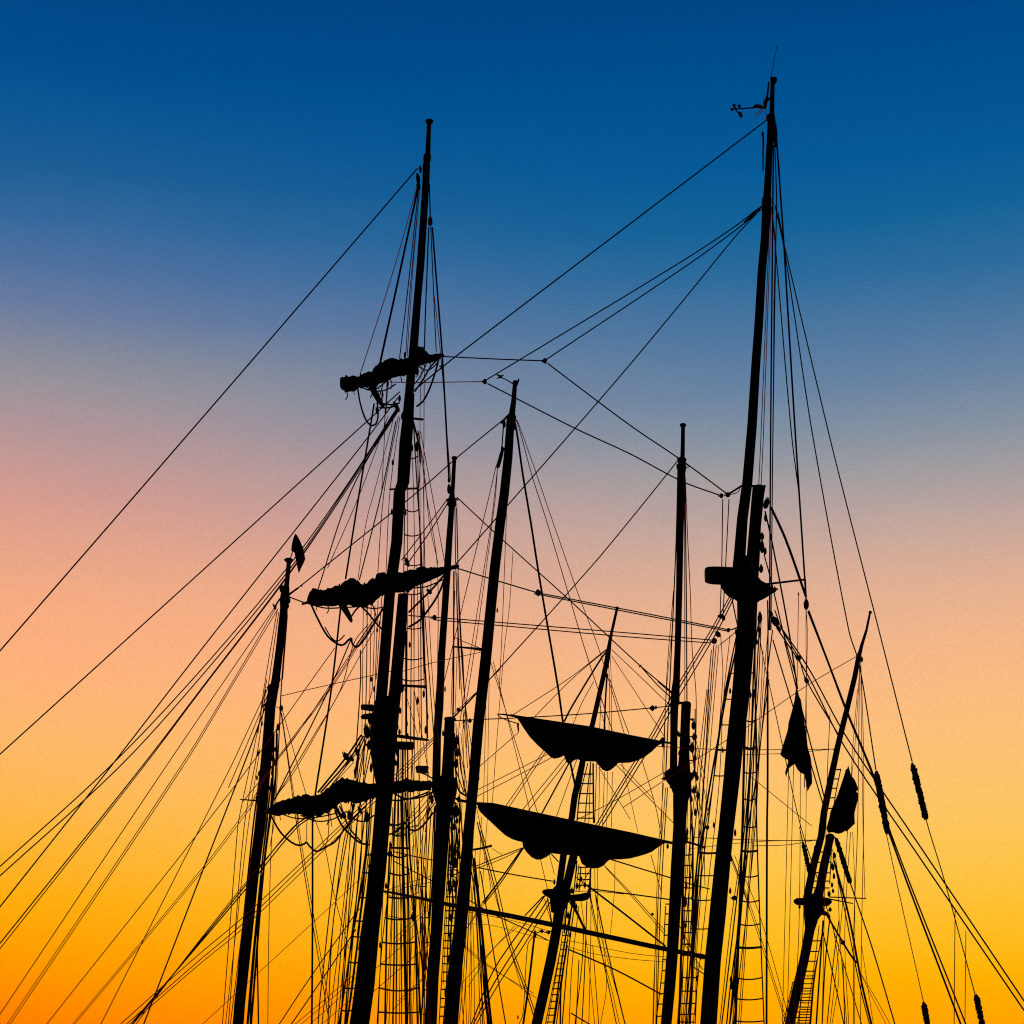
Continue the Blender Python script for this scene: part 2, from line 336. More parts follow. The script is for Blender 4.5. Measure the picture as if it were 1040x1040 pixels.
# footropes and loose loops under the yards
F.ropes('footrope', FULL, '''363 393 366 410 371 425 377 432 382 430 384 420 383 408 1.3
367 393 374 396 382 395 394 386 1.0 | 446 363 443 375 437 393 430 407 423 413 1.4 | 446 363 437 373 430 385 421 398 1.2 | 435 364 431 374 425 385 419 392 .9
316 614 322 627 332 645 341 653 348 655 354 650 357 648 1.6 | 357 648 358 654 362 657 367 653 374 643 383 628 389 618 1.6 | 366 615 374 623 382 633 389 640 1.4 | 366 615 361 620 357 626 1.2
452 586 446 602 436 618 426 630 415 637 1.6 | 451 584 440 597 427 610 415 622 1.5 | 448 584 430 592 416 597 1.0
275 828 284 844 294 854 303 858.5 309 857 311 855 1.5 | 311 855 315 860 321 864.5 326 863 331 860 1.5 | 331 860 340 855 350 842 362 828 372 818 1.5
340 823 347 838 356 848 366 856 375 858 1.6 | 396 837 402 838 409 836 411 835 1.4 | 411 835 416 842 422 843.5 430 838 440 825 1.5 | 395 847.5 402 845 411 836 1.3
282 825 300 831 322 830 346 825 .9 | 396 812.5 406 813 420 810 436 804 1.2 | 388 410 400 411 406 409 1.2 | 385 414 395 414 402 412 1.2''', d=(-.4, -.4))
# stays and jib lines running down to the left
F.ropes('stay', FULL, '''424 171 0 661 1.3 | 405.8 398 300 493.8 0 766 1.2 | 404 404 373 445 330 500 200 665.4 107.5 785 0 921 1.2
404 413 347.4 500 293 575 200 685 110 780 0 880 1.1 | 404 415 348 501 295 577 200 692 120 780 0 889.5 1.1
404 417 349 502 293 583 204 700 143 780 0 958 1.1 | 405 417 349.5 501.5 294 583 205 700 144.8 780 0 963.5 1.0''', d=(0, -3))
F.ropes('brace', FULL, '''449 362 500 364.5 553 366.5 1.2 | 384 387.5 420 388.5 492 387.5 1.0''', d=(-1, -1))
F.ropes('brace', FULL, '''464 577 546 602 1.3 | 546 602 640 620 739 639.4 1.2 | 546 603.5 640 622 739 641 1.2
415 625 441 627 1.1 | 441 627 493 631 640 643 722 650 1.1 | 441 629.5 493 634 640 647 722 653 1.1''', d=(-1.2, 0))
F.blocks(FULL, '553.5 366.5 6 4.4 90 | 492.5 387.5 6 4 90 | 546.5 602 8 4 100 | 449 373 5 4 60', dy=-.9)
# lifts and gear aloft
F.ropes('lift', FULL, '''424 188 401 270 365.5 381 1.0 | 424 193 401 300 385.5 371 2.0 | 425 192 413.5 300 405.8 364 1.1 | 426 193 416 300 412 362 1.0 | 426 195 419.5 270 413.5 362 .9
436 187 437 219 1.4 | 437.5 231 443 357 1.1 | 439 231 444.5 300 449 358 456 486 1.8 | 441 300 447.5 360 457.6 486 1.0 | 435.5 231 432 320 431 356 1.4''', d=(-.1, -.5))
F.ropes('halyard', FULL, '''431 368 430.6 430 430.4 575 1.0 | 428 370 426.5 430 427 578 .8 | 380 410 365 500 351 588 1.7 | 397 425 356 500 323 598.5 1.2 | 394 423 366 500 332.7 577 .9
402 428 387.5 500 365 589 1.2 | 404.6 423 390 500 383.6 583 1.0 | 406 424 396 500 392 583 .9 | 391 415 390.6 440 387.6 500 .9 | 401 420 380 500 372 530 363 592 .8
346 617 336.5 700 320 808 1.8 | 357 648 339 690 279 812 1.3 | 317.4 829 317.4 936 316.7 1040 1.9 | 385 392 384.5 402 383 420 1.0 | 394 388 392 420 1.0
389 390 384 408 1.2 | 393 388 391 425 389 440 .9''', d=(-.5, -.5))
F.ropes('sheet', FULL, '''340 658 242.5 793 47.5 1040 1.0 | 386 622 371 642 338.5 694 274.6 780 255 816 .9 | 387 623 372 643 340 694 276 780 256 817 .8 | 255 816 208.8 877.5 73.8 1040 .8 | 257 817 210.4 878.5 76 1040 .8 | 374 634 360 652 346 700 318 748 278.5 813 1.0
387 621 372 640 300 748 246 815 1.0 | 380 640 300 782 278 812 .9''', d=(-.5, 0))
F.ropes('buntline', FULL, '''366 660 366.2 690 362 757 1.3 | 373 615 372 700 369 787 1.1 | 380.8 615 378 700 374 715 1.0 | 369 616 367.5 750 .9 | 377 612 375 745 1.0 | 384 610 380 720 1.0 | 388 605 382 690 1.0''', d=(-.45, -.45))
F.ropes('topmast_shroud', FULL, '''424 437 430 470 436 530 445 573 .9 | 425 438 432.7 500 444 573 444.2 700 1.0 | 427 438 438.5 500 452 573 1.0 | 430 494 431.5 575 1.0 | 420 430 424 500 428 560 432 690 1.4
418 450 420 500 421 570 420 755 .9 | 414 480 414 560 413 755 1.0 | 411 500 410 580 408 755 .9 | 427 590 428 750 1.2 | 429 592 441 753 1.1 | 424 595 426 745 .9 | 420 600 421 755 .9 | 434 595 440 700 446 760 .9
419 426 425 450 427 470 2.0 | 427 468 425 500 1.0 | 418 604 417 755 1.2 | 412.5 640 412.5 748 2.2 | 427 590 431 670 433 700 434 750 1.8 | 420 697 436 790 .9 | 410 697 425 750 .8''', d=(-.2, .8))
F.ladder(FULL, [(411,440),(411,515),(410,585)], [(424,440),(425,500),(428,585)], [463,517,543,573], sag=2.6, dL=-.2, dR=.8)
F.ladder(FULL, [(411,600),(408,700)], [(428,600),(431,700)], [602,637,668,690], sag=2.4, dL=-.2, dR=.8)
# lower shrouds, both rails
F.ropes('shroud', FULL, '''366 752 357 830 345 852 326 1005 323 1040 1.2 | 372 750 361 815 349 856 331 1004 327 1040 1.1 | 378 756 362 840 346 1040 1.2 | 374 758 350 930 340 1040 1.1 | 374 800 366 870 351 1040 1.3
370 756 351 860 338.5 936 333 1040 1.2 | 377 800 372 870 357 958 346.5 1028 345 1040 1.6 | 380 780 374 870 361 970 352 1040 1.2 | 364 760 357 810 355.8 840 346 1040 .9''', d=(0, 0), spread=2.2)
F.ladder(FULL, [(372,860),(357,960),(344,1040)], [(378,860),(368,960),(356,1040)], [868,886,911,935,951,977,1003,1026], dL=-1, dR=-.4, sag=.8, wd=1.4)
F.ropes('shroud', FULL, '''404 759 401 840 398 940 395 1040 1.0 | 405 759 405 840 407.5 940 408 1040 1.2 | 409 759 409 840 411 930 413 1040 2.2 | 411 759 413 840 414 1040 1.1 | 414 759 415 850 421 930 424 1040 1.6
419 759 416 850 423 950 428 1040 1.2 | 405 759 400 840 400.5 940 399 1040 1.6 | 418 757 422 840 430 940 438 1040 1.0 | 421 750 421 840 436 1040 1.0 | 407 759 407 840 404 940 402.5 1040 .8
412 759 410.5 840 407 940 405.5 1040 1.0 | 424 750 427 840 430 1040 .8 | 427 750 425 840 419 1040 .8 | 433 752 434.5 800 433 840 431 1040 .9''', d=(0, 0), spread=2.4)
F.ladder(FULL, [(399,820),(397,880),(388,960),(383,1040)], [(414,820),(412,850),(421,940),(427,1040)], [847,868,887,911,932,957,979,1003,1028], dL=1, dR=2, sag=2.6, wd=1.5)
F.ropes('tackle', A4, '''660 345 590 450 430 650 1.8 | 672 350 600 470 445 650 1.6 | 650 420 480 640 1.1 | 620 490 525 590 .9 | 690 330 650 430 628 575 1.4 | 700 325 640 500 .9 | 640 380 610 460 500 620 1.0
545 720 600 840 660 910 1.6 | 660 740 560 850 1.5 | 500 700 495 760 505 830 1.0 | 375 780 370 860 372 915 .8 | 490 745 485 880 470 935 1.0''', d=(-.5, -.5))
F.ropes('shroud', FULL, """396 860 393 930 391 1040 1.9 | 407 810 409 900 412 1040 1.5 | 412 815 415 920 416.5 1040 1.6 | 416 864 422 930 429 985 432 1040 1.3 | 417 810 421 880 424 1040 1.0 | 430 830 427 930 425 1040 .9
434 820 432 900 428 1040 1.0 | 400 870 397 940 392 1040 1.0 | 404 812 403 900 402 1040 1.1 | 426 815 429 900 435 980 437 1040 1.1 | 390 880 387 960 384 1040 1.0 | 419 860 417 950 418 1040 .9""", d=(.3, .3), spread=1.8)
F.ropes('shroud', FULL, """368 826 366 880 356 960 350 1040 1.3 | 373 830 370 890 363 950 1.5 | 372 860 366 930 358 1000 352 1040 1.9 | 363 830 359 900 350 970 343 1040 1.1 | 359 820 352 890 344 960 334 1040 1.0 | 376 866 372 910 364 965 1.2""", d=(-.2, -.2), spread=1.8)
F.ropes('line', FULL, """376 1010 390 998 420 972 442 955 .9 | 380 985 400 968 430 943 .8 | 392 905 410 898 440 889 .8 | 396 838 405 842 425 838 1.1 | 388 905 400 911 415 911 425 906 .9 | 393 930 412 933 424 930 1.0""", d=(.6, .6))
F.ladder(FULL, [(424,880),(428,960),(430,1040)], [(431,880),(437,960),(439,1040)], [900,932,957,982,1005,1030], dL=1.6, dR=2.2, sag=.8, wd=1.1)
# slack bights and reef ends under the furled sails
F.ropes('reef_end', FULL, """352 397 353 402 351 406 1.1 | 359 397 360 401 1.0 | 396 384 398 390 397 395 1.1 | 407 381 408 388 1.2 | 424 372 425 378 423 383 1.1 | 437 367 437 373 1.0 | 379 393 378 400 376 404 1.2
322 615 321 620 1.0 | 333 615 334 619 332 623 1.1 | 371 614 373 620 372 625 1.1 | 378 613 380 619 382 626 1.3 | 391 604 393 611 1.2 | 420 595 421 601 1.0 | 437 588 438 594 437 598 1.0
284 828 285 833 1.0 | 302 826 303 832 301 836 1.1 | 318 829 319 835 1.1 | 333 825 334 832 332 838 1.2 | 346 816 348 823 1.3 | 357 815 358 822 356 830 1.5 | 366 814 367 820 1.2 | 411 804 412 809 1.1 | 424 803 425 808 1.0""", d=(-.5, -.5))
F.ropes('footrope', FULL, """313 613 330 617.5 350 617 365 616 1.0 | 367 616 380 618 392 616 .9 | 370 392 380 397 392 396 402 390 1.0 | 420 597 432 596 445 591 455 586 1.0 | 400 806 412 811 426 810 441 804 1.3 | 305 828 322 834 338 832 352 824 1.0
352 824 360 832 370 834 380 828 1.1 | 425 372 433 376 441 372 446 365 .9 | 330 637 337 648 343 651 350 645 .9""", d=(-.45, -.45))
# diagonals to the lower left
F.ropes('sheet', FULL, '''320 825 297 841 253.8 893.8 200 960 135 1040 1.3 | 323 826 301 841 253.8 898 200 961.5 133 1040 1.3 | 311 829 298 841 254 891 200 958.5 138 1040 1.0
441 748 400 788 346 838 250 928.8 200 971 122.5 1040 1.0 | 442 749 400 792 349 839 250 935 200 977.5 128.7 1040 1.0 | 443 751 402 794 352 841 250 940 200 981.5 132.5 1040 .9''', d=(-.8, -2))
F.ropes('line', FULL, '''366.3 892 205.8 1040 .7 | 365 922.7 317 990 283.7 1040 1.1 | 361.5 944 318 1008 296 1040 1.2 | 361.5 988 300 1040 .8 | 361.5 993 306 1040 .7 | 360 1000 315 1040 .7 | 362 1010 327 1040 .7''', d=(0, -1))
# bundle hanging in the platform corner
F.ropes('line', A7, '''0 590 200 400 .7 | 0 620 210 405 .7 | 20 920 170 780 .7 | 0 960 165 790 .8 | 0 350 60 320 200 290 .7 | 0 130 205 175 1.2 | 0 180 205 285 1.1 | 0 490 60 480 1.0''', d=(.6, 1))
F.blocks(A7, '102 430 16 24 0 | 102 475 26 44 0 | 105 100 10 10 0', dy=.3)

# ================================================================== 2. the tall mainmast of the same ship, right of centre
G = Mast(50, (719.5, 1040), 'ship_mast', 'tallest mast, right of centre, with a round radar drum on its platform halfway up')
G.spar('lower_mast', [(759,609,21),(758.5,634.6,19.5),(756,657.7,19),(754,686.5,18.3),(751.3,715,18),(746.5,754,17.3),(743,792,16.6),(737.7,840,15.6),(733.6,878.5,16),(729.2,926.5,16.6),(724,974.6,16.6),(719.5,1040,17)], ext=True, dy=.25)
G.spar('lower_masthead', [(770.8,493.6,10),(770.8,495,13),(769.8,503,12.5),(766.8,536,12),(765,565,13.4),(761,600,17)], dy=.3)
G.spar('topmast', [(784.6,85,4.3),(784,115,5),(783.5,118,7),(783.3,122,7.6),(782.5,140,7.4),(781.4,150,6.6),(780.4,174.6,7.2),(779,200,7.8),(778.8,202,9),(778.5,212,9.4),(777,240,8.4),(773.5,278.5,8.6),(770.8,326.5,8.9),(767.3,374.6,9.2),(763.8,432,9.8),(759,490,10.4),(754,526.5,11),(751.3,563,12),(748.5,595,13)], dy=-.3)
G.spar('truck', [(785.6,79,4),(785.7,79.8,7),(785.6,82,7.2),(785.4,83.6,5.6),(784.9,85.5,4.4)], seg=14)
G.spar('masthead_band', [(782.5,117,8),(783,120,9),(783.8,125,8.4)], m=M_IRON)
G.spar('masthead_band', [(779,201,9.4),(778.6,205,10.4),(778.4,211,9.6)], m=M_IRON)
G.spar('lashing', [(786.5,126,4),(787.5,135,4.4),(787.5,146,3.6),(787,149,2.6)], m=M_ROPE)
G.bundle('mast_top', [(732,591,596),(736,589,602),(741,586,606.5),(748,570,609),(754,566,612),(760,564,613),(768,584,612),(773,590,609.5),(778,592,607),(783,596,603.5),(788,598,601)], M_WOOD, depth=.9, lump=.03)
G.spar('radar_dome', [(716,583.6,12.5),(716.8,583.6,15.4),(719.5,584,17.4),(724,584.4,18.4),(730,584.6,18.6),(742,585,18.4),(752,586,18)], m=M_IRON, seg=24, dy=-.25)
G.spar('spreader', [(775.4,593.6,2.4),(817.7,588.6,2.2)], dy=.2, d2=1.2, seg=8)
G.spar('crosstree', [(779,599.5,3.5),(789,598.4,2.6)], dy=-.8, d2=.8, seg=8)
G.spar('bracket', [(743,604,4),(753,610,7),(757,625,12),(758,640,15)], dy=-.3)
G.spar('cap_iron', [(756,493.5,2.4),(777,493.8,2.6)], m=M_IRON, dy=-.1, d2=.4, seg=8)
G.blocks(B3, '615 372 36 56 -15 | 592 600 28 70 0 | 826 905 32 58 0 | 378 330 28 22 90 | 412 325 30 26 90 | 375 966 30 22 90 | 582 975 26 60 0 | 662 995 40 60 30 | 785 850 8 20 0 | 660 825 14 30 0 | 585 545 16 30 0', dy=-.3)
G.blocks(B4, '340 265 36 30 90 | 360 230 30 34 40 | 415 208 26 18 90 | 665 165 40 50 30 | 785 355 32 30 60 | 828 475 26 34 30 | 380 135 20 16 90 | 580 145 28 50 0 | 640 120 22 30 30 | 680 200 22 40 30', dy=-.5)
G.blocks(B6, '862 375 30 26 90 | 845 805 18 30 0', dy=-.4)
G.blocks(B1, '455 545 16 40 0 | 388 500 16 26 0', dy=-.3)
G.spar('hanging_rod', [(388,492,1.4),(391,520,2),(390,600,1.6),(390,695,1.3)], t=B1, dy=-.25, m=M_IRON, seg=8)
# wind instrument at the masthead
wi = G.spar('instrument_post', [(420,225,1.6),(415,280,2),(405,340,2.6),(398,365,3.2)], t=B1, m=M_IRON, dy=-.2, seg=8)
G.spar('wind_arm', [(398,362,2.4),(375,356,4.2),(352,352,4),(335,362,1.6),(240,368,1.2)], t=B1, m=M_IRON, parent=wi, dy=-.2, d2=-.9, seg=8)
for cx, cy, ddy in ((238,350,-.9),(265,353,-1.05),(228,370,-.8)):
    G.blocks(B1, '%g %g 20 14 60' % (cx, cy), name='anemometer_cup', dy=ddy, parent=wi)
G.spar('vane_stem', [(242,362,3.2),(250,378,1.4),(266,395,1.2)], t=B1, m=M_IRON, parent=wi, dy=-.9, seg=8)
G.spar('vane_tail', [(258,384,1.2),(268,392,4.4),(274,404,3.6),(278,414,1)], t=B1, m=M_IRON, parent=wi, dy=-.9, seg=8)
G.spar('instrument_bracket', [(398,345,4.2),(408,322,3.4),(425,312,3)], t=B1, m=M_IRON, parent=wi, dy=-.2, seg=8)
G.ropes('cable', B1, '398 372 405 400 408 430 .9 | 390 370 372 392 358 406 352 400 362 385 380 372 .9 | 428 235 420 235 .9 | 400 330 392 318 400 308 412 312 1.0', d=(-.2, -.2), parent=wi)
G.spar('antenna', [(430,205,.9),(446,125,.7),(462,40,.55)], t=B1, m=M_IRON, seg=6)
G.blocks(B1, '463 38 6 8 10', name='antenna_tip')
# stays between the two masts
G.ropes('stay', FULL, '''783 119 776 124 468 358 449 373 421 396 1.3 | 771 211 745 231 690 267 492 387 1.2 | 774 212 748 233 700 268 553.5 366 1.2 | 772 213 747 240 700 297.7 640 370 584 435 516 512.7 463 573 1.2
556 369 640 432 693 468 739 502 1.3 | 495 389.5 584 435 640 461 693 489 731 503 1.3 | 738 503 757 491 1.8 | 779 205 762 220 756 226 1.8''', d=(-.4, 0))
G.ropes('whip', FULL, '''734 507 733 575 731.4 624 1.1 | 740.4 507 737 573 734 630 1.1 | 752 495 749 500 738 503 1.0''', d=(-.2, -.2))
G.ropes('backstay', FULL, '''788.5 138 795.6 240 800 313 807.7 440 818.6 607 1.7 | 787 208 795.6 248 805 308 825 440 862 640 872.7 675 889.6 782 1.2
790 215 797 251 841.7 440 860 513 892.6 640 926.5 774 1.2 | 783.5 210 787.5 251 803.8 440 812 505 1.2''', d=(0, 1.5))
G.ropes('halyard', FULL, '''787 148 788.8 208 788 240 785 440 783 640 1.2 | 785.5 148 784.6 240 782.7 440 781.5 640 1.5 | 783 215 782.3 240 775.4 440 773 492 1.0 | 781.5 215 781 240 773 440 770.6 493 1.0
783.5 213 787 240 786 300 785.4 400 .9''', d=(-.3, 0))
s1, = G.ropes('running_backstay', FULL, '926.5 774.6 940.4 832 960 897 990 1009 998 1040 1.1', d=(1.5, 2))
G.baggy(926.5, 775, 940.6, 832, 6.4, s1, dy=1.55); G.baggy(991, 1010, 998.5, 1044, 6, s1, dy=1.9)
s2, = G.ropes('running_backstay', FULL, '889.8 783 900 846 938 1018 943 1044 1.0', d=(1.5, 2))
G.baggy(889.8, 783, 901.5, 847, 6.4, s2, dy=1.55); G.baggy(938, 1018, 943, 1046, 6, s2, dy=1.95)
G.ropes('running_backstay', FULL, '''820.6 621 841 673 859 721 888 792 903 846 975.6 1040 1.6 | 821.5 620 860 721 889 792 905 847 980.8 1040 1.4
792.7 636.5 822 680 858.8 747 930 853 1044 1022.5 1.4 | 791 641 820 685 857 757 930 865 1044 1032 1.4 | 787 620 795 641 811 668 819 691 855 752 1.2''', d=(0, -3))
G.ropes('preventer', FULL, '''783 515 798 548 818.6 606 2.4 | 777 519 784 550 801 640 810 700 1.5 | 776 563 784 593 795 640 809 690 1.3 | 817.7 588 818.6 606 1.6 | 811 605 809.5 700 .8 | 818 610 819.8 640 818.8 700 817 800 1.0''', d=(-.2, .4))
G.ropes('vang', FULL, '''743 607 725 640 688 702 662 750 631 800 600 852 1.3 | 745 608 728 642 692 703 665 751 634 802 603 853 1.3 | 741 606 722 640 686 700 660 748 628 800 598 850 1.2
743.6 609 749.4 637 1.3 | 731 655 749 640 1.0 | 740 640 749 637 1.4''', d=(-.6, 3))
G.ropes('shroud', FULL, '''747.5 660 737 709 712 860 700 1040 1.8 | 749 640 734 715 723.5 800 716 860 708 930 698 1040 1.2 | 741.5 645 735 707 730 800 719 900 704 1040 .9 | 732 645 734 690 725 790 711 900 694 1040 .9 | 727.5 655 717.7 763 709 860 700 960 693 1040 1.0
722.5 660 713.8 763 706 840 695 960 690 1040 1.1 | 725 655 714 800 696 1040 1.1 | 730 655 718 800 701 1040 .9 | 718 700 703 830 697 900 688 1040 1.0 | 720 700 712 850 703 1000 700 1040 .9''', d=(0, 0), spread=2.2)
G.ladder(FULL, [(747,650),(736,710),(723.5,800),(711,870),(702,960)], [(752,650),(742,720),(737,800),(726,880),(718,960)], [683.5,710,735.6,761.5,787.5], dL=-1.3, dR=-.5, sag=.4, thick=(3,))
G.ladder(FULL, [(712,850),(705,900),(700,960)], [(729,850),(724,900),(718,960)], [866,889,914,943], dL=-1.3, dR=-.5, sag=.6, thick=(0,))
G.ropes('shroud', FULL, '''768 612 763 660 757.5 720 754 840 747 1040 2.2 | 771.5 625 767 660 768.5 760 768.6 840 776 1040 1.4 | 768 630 765 690 763 750 757 860 746 1000 741 1040 1.6 | 773 630 770 700 763 780 758 860 744 1040 1.1
784.6 640 779.4 682 774 740 768 790 757 860 741 1040 1.3 | 781 690 772 760 767 840 758 930 745 1040 1.1 | 771 628 772.7 655 785 712 797.7 771 814 842 836 910 866 1010 875 1040 1.0 | 785 650 797 690 836 817 1.3 | 796.7 651 838 813 1.3 | 779.6 682 779.6 800 779 840 778.5 1040 2.0
771 640 768 700 763 820 755 905 742 1000 738 1040 1.4 | 766 700 760 800 752 880 738 1000 733 1040 1.4 | 762 700 755 840 742 940 731 1040 1.0 | 775 660 771 740 750 1040 .9 | 780 640 775 700 752 1040 .9
779.6 610 780 640 779.6 682 1.4''', d=(0, 0), spread=2.4)
G.ladder(FULL, [(763,655),(756,740),(753,860),(746,1040)], [(766,655),(767.5,760),(768.6,850),(776,1040)], [681.5,704.5,731.5,758.5,784.5,810.5,839,864,889,914,938.5,962,993,1014,1037], dL=.9, dR=2.2, wd=1.25, sag=2.0, thick=(3,7,11))
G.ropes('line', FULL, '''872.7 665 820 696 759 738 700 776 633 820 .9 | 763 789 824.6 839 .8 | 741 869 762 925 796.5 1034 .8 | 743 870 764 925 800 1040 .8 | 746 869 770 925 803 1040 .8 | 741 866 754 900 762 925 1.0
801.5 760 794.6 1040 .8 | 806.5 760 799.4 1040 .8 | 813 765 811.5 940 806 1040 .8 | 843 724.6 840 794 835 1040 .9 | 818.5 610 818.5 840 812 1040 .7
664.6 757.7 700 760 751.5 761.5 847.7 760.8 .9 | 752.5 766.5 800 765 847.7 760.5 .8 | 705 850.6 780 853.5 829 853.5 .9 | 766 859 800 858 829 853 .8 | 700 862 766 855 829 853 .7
1018 1040 999 900 .1''' .replace("\n1018 1040 999 900 .1", ""), d=(0, .5))
G.ropes('flag_halyard', FULL, '970 925 969 1040 1.0 | 981 945 980 1040 .9', d=(0, 0))

# ================================================================== 3. bare pole mast in the centre and 4. its shorter sister on the left
H = Mast(55, (458.6, 1040), 'ship_mast', 'smooth bare pole mast in the centre without yards or platform, small vane on top')
H.spar('pole', [(523.3,388,4),(522.8,392,4.4),(521.7,407,5.2),(520,420,6.4),(519.6,422.5,9.6),(519,428,9.4),(518,436,8.4),(516,464.6,9.2),(512,503,9.6),(508.3,529,10),(502.5,577,10.4),(497.7,625,10.7),(493,673,11.2),(485.6,737.7,11),(480.8,795,10.7),(476,843.5,11),(472,897.7,12.5),(468,936,13),(462.5,984,14),(458.6,1032,14.5),(458,1040,14.5)], ext=True)
H.spar('truck', [(524,386.6,3),(523.8,387.5,6),(523.4,390,5.4),(523.2,392,4.4)], seg=12)
H.blocks(C1, '450 294 12 18 0', name='masthead_light'); H.blocks(C1, '375 525 22 36 0 | 430 540 18 30 0 | 370 655 20 16 90', dy=-.3)
H.spar('rolled_flag', [(362,640,1.6),(366,660,3.2),(358,690,3.8),(350,720,4),(341,748,4.4),(338,753,3)], t=C1, m=M_FLAG, dy=-.4, jit=.05)
va = H.spar('vane_arm', [(425,312,1.6),(400,298,1.1),(352,272,1.1)], t=C1, m=M_IRON, seg=6, dy=-.1, d2=-.5)
H.spar('vane_tail', [(335,262,1.4),(348,268,2),(362,270,1.6),(370,264,1.6)], t=C1, m=M_IRON, parent=va, dy=-.5, seg=8)
H.spar('vane_tail', [(337,284,1.2),(348,276,1.8),(362,282,1.2)], t=C1, m=M_IRON, parent=va, dy=-.6, seg=8)
H.spar('spreader', [(105,815,1.8),(200,823,2.4),(250,830,3.6),(270,832,4)], t=A8, dy=-1, d2=0, seg=8)
H.spar('spreader', [(415,952,2.2),(470,943,2.4),(503,934,2.2),(512,932,3)], t=A6, dy=0, d2=1, seg=8)
H.ropes('topping_lift', FULL, '511.5 431 509.6 456 1.4 | 503.6 474 497.7 500 468.8 619 448 705 1.0 | 505.4 474 502.5 510 485 640 470 735 .9 | 505.4 474 499 530 488 600 466 740 .9', d=(-.3, -1))
H.ropes('stay', FULL, '514 424 465 464 430.8 494 400 519 332.7 573 293 605 1.2 | 509 430 514 424 516 422 2.0', d=(0, 0))
H.ropes('shroud', FULL, '''520 424 523.6 432 531 482 539 530 547.7 586 567 700 572 735 579.8 777 584.6 800 1.9 | 521 424 525.6 430 540 482 555.4 530 577 602 597.7 671 622 742 1.0 | 521 423 526.5 430 561.5 530 586 600 609 661.5 634 745 .9
521 560 517 620 512 660 504 760 500 815 .8 | 515 505 513 560 510 640 507 700 .9''', d=(0, 1.5))
H.ropes('shroud', FULL, '''498.5 673 548 832 .9 | 501 672 518 740 540 831 .9 | 494 700 493 738 491 817 .7 | 497 680 496 740 495 818 .7
481.7 872 488.5 936 496 1013 499 1040 2.6 | 480 878 486 920 492 985 495 1040 1.4 | 484.6 835 500 892 515.4 955 534.6 1009 546 1044 1.2 | 486.6 835 503 892 518 955 537 1009 548 1042 1.1 | 488 885 500 960 513.5 1040 1.3
485.6 840 495 880 510 935 530 1005 .8 | 480 890 484 940 488 1040 1.0 | 478.5 900 481 960 482 1040 .9 | 477 905 475 960 470 1040 1.0 | 476 930 473 1000 474 1040 .8 | 484 900 490 980 497 1040 1.4
489 830 487 880 485 930 .8 | 483 815 492 860 499 905 .8 | 495 830 490 900 .7''', d=(0, 0), spread=1.6)
H.ropes('shroud', FULL, '''480 868 484 930 487 980 492 1040 1.0 | 479 885 487 950 490 1040 1.3 | 477 920 479 980 478 1040 .9 | 483 862 479 930 476 1040 .8 | 474 940 470 1000 466 1040 .9 | 470 960 469 1010 471 1040 1.0 | 489 960 492 1010 496 1040 1.6''', d=(0, 0), spread=1.5)
H.ropes('line', FULL, '460 647 491 659.6 .9 | 400 684.5 440 673 490 662 .8 | 285 707 319 699 400 681 .9 | 473 963 490 977.5 542 1009 .8 | 473 961 492 977 545 1014 .7 | 476 914 500 928 535 944 556.7 955 1.2 | 475 926 520 935 556 945 .7 | 474 938 500 940 556 955 .6', d=(0, 0))
H.blocks(A7, '472 715 16 14 90', dy=-.2)

P_ = Mast(60, (242, 1040), 'ship_mast', 'slender pole mast farthest left, with a drooping pennant above its top')
P_.spar('pole', [(294,567,4.4),(293.4,571,4.6),(291.6,590,4.8),(291,594,5.2),(290.4,597,7.4),(290,601,8),(289.6,604,9.6),(289,610,10),(288.4,618,8),(286,640,8),(283.8,660,8),(280,690,8.6),(279,697,9.4),(277.5,700,10.6),(274.6,718.5,10.6),(271.7,757,11),(268.8,787.7,11),(267,811,11.2),(263.5,843.5,10.8),(257.7,888,10.6),(250.4,955,11),(243.3,1020.8,11.2),(242,1040,11.2)], ext=True)
P_.spar('truck', [(293,567,5),(293,568,9),(293,569.4,8.4),(293,571,5)], seg=12)
P_.spar('spreader', [(20,685,1),(60,689,1.4),(115,693,1.8)], t=A4, dy=-1, d2=0, seg=8)
P_.blocks(A4, '237 207 24 30 -10 | 220 305 20 34 0 | 205 422 26 22 90 | 200 490 14 46 0 | 150 440 30 60 0 | 122 550 18 30 0 | 155 190 18 26 0 | 185 98 60 12 0 | 190 545 16 40 0', dy=-.2)
P_.blocks(C3, '447 510 26 40 0 | 410 605 14 36 30 | 480 600 16 30 0 | 552 494 8 16 60 | 392 1030 12 22 0 | 475 640 10 40 0', dy=-.2)
P_.ropes('shroud', FULL, '''281 614 222 700 167.5 780 0 1030 1.0 | 281 616 231.7 700 182.5 780 7.5 1040 .9 | 282.5 618 233 701 184.2 781 10.5 1040 .9 | 289 603 283 610 278.5 618 1.5''', d=(0, -2))
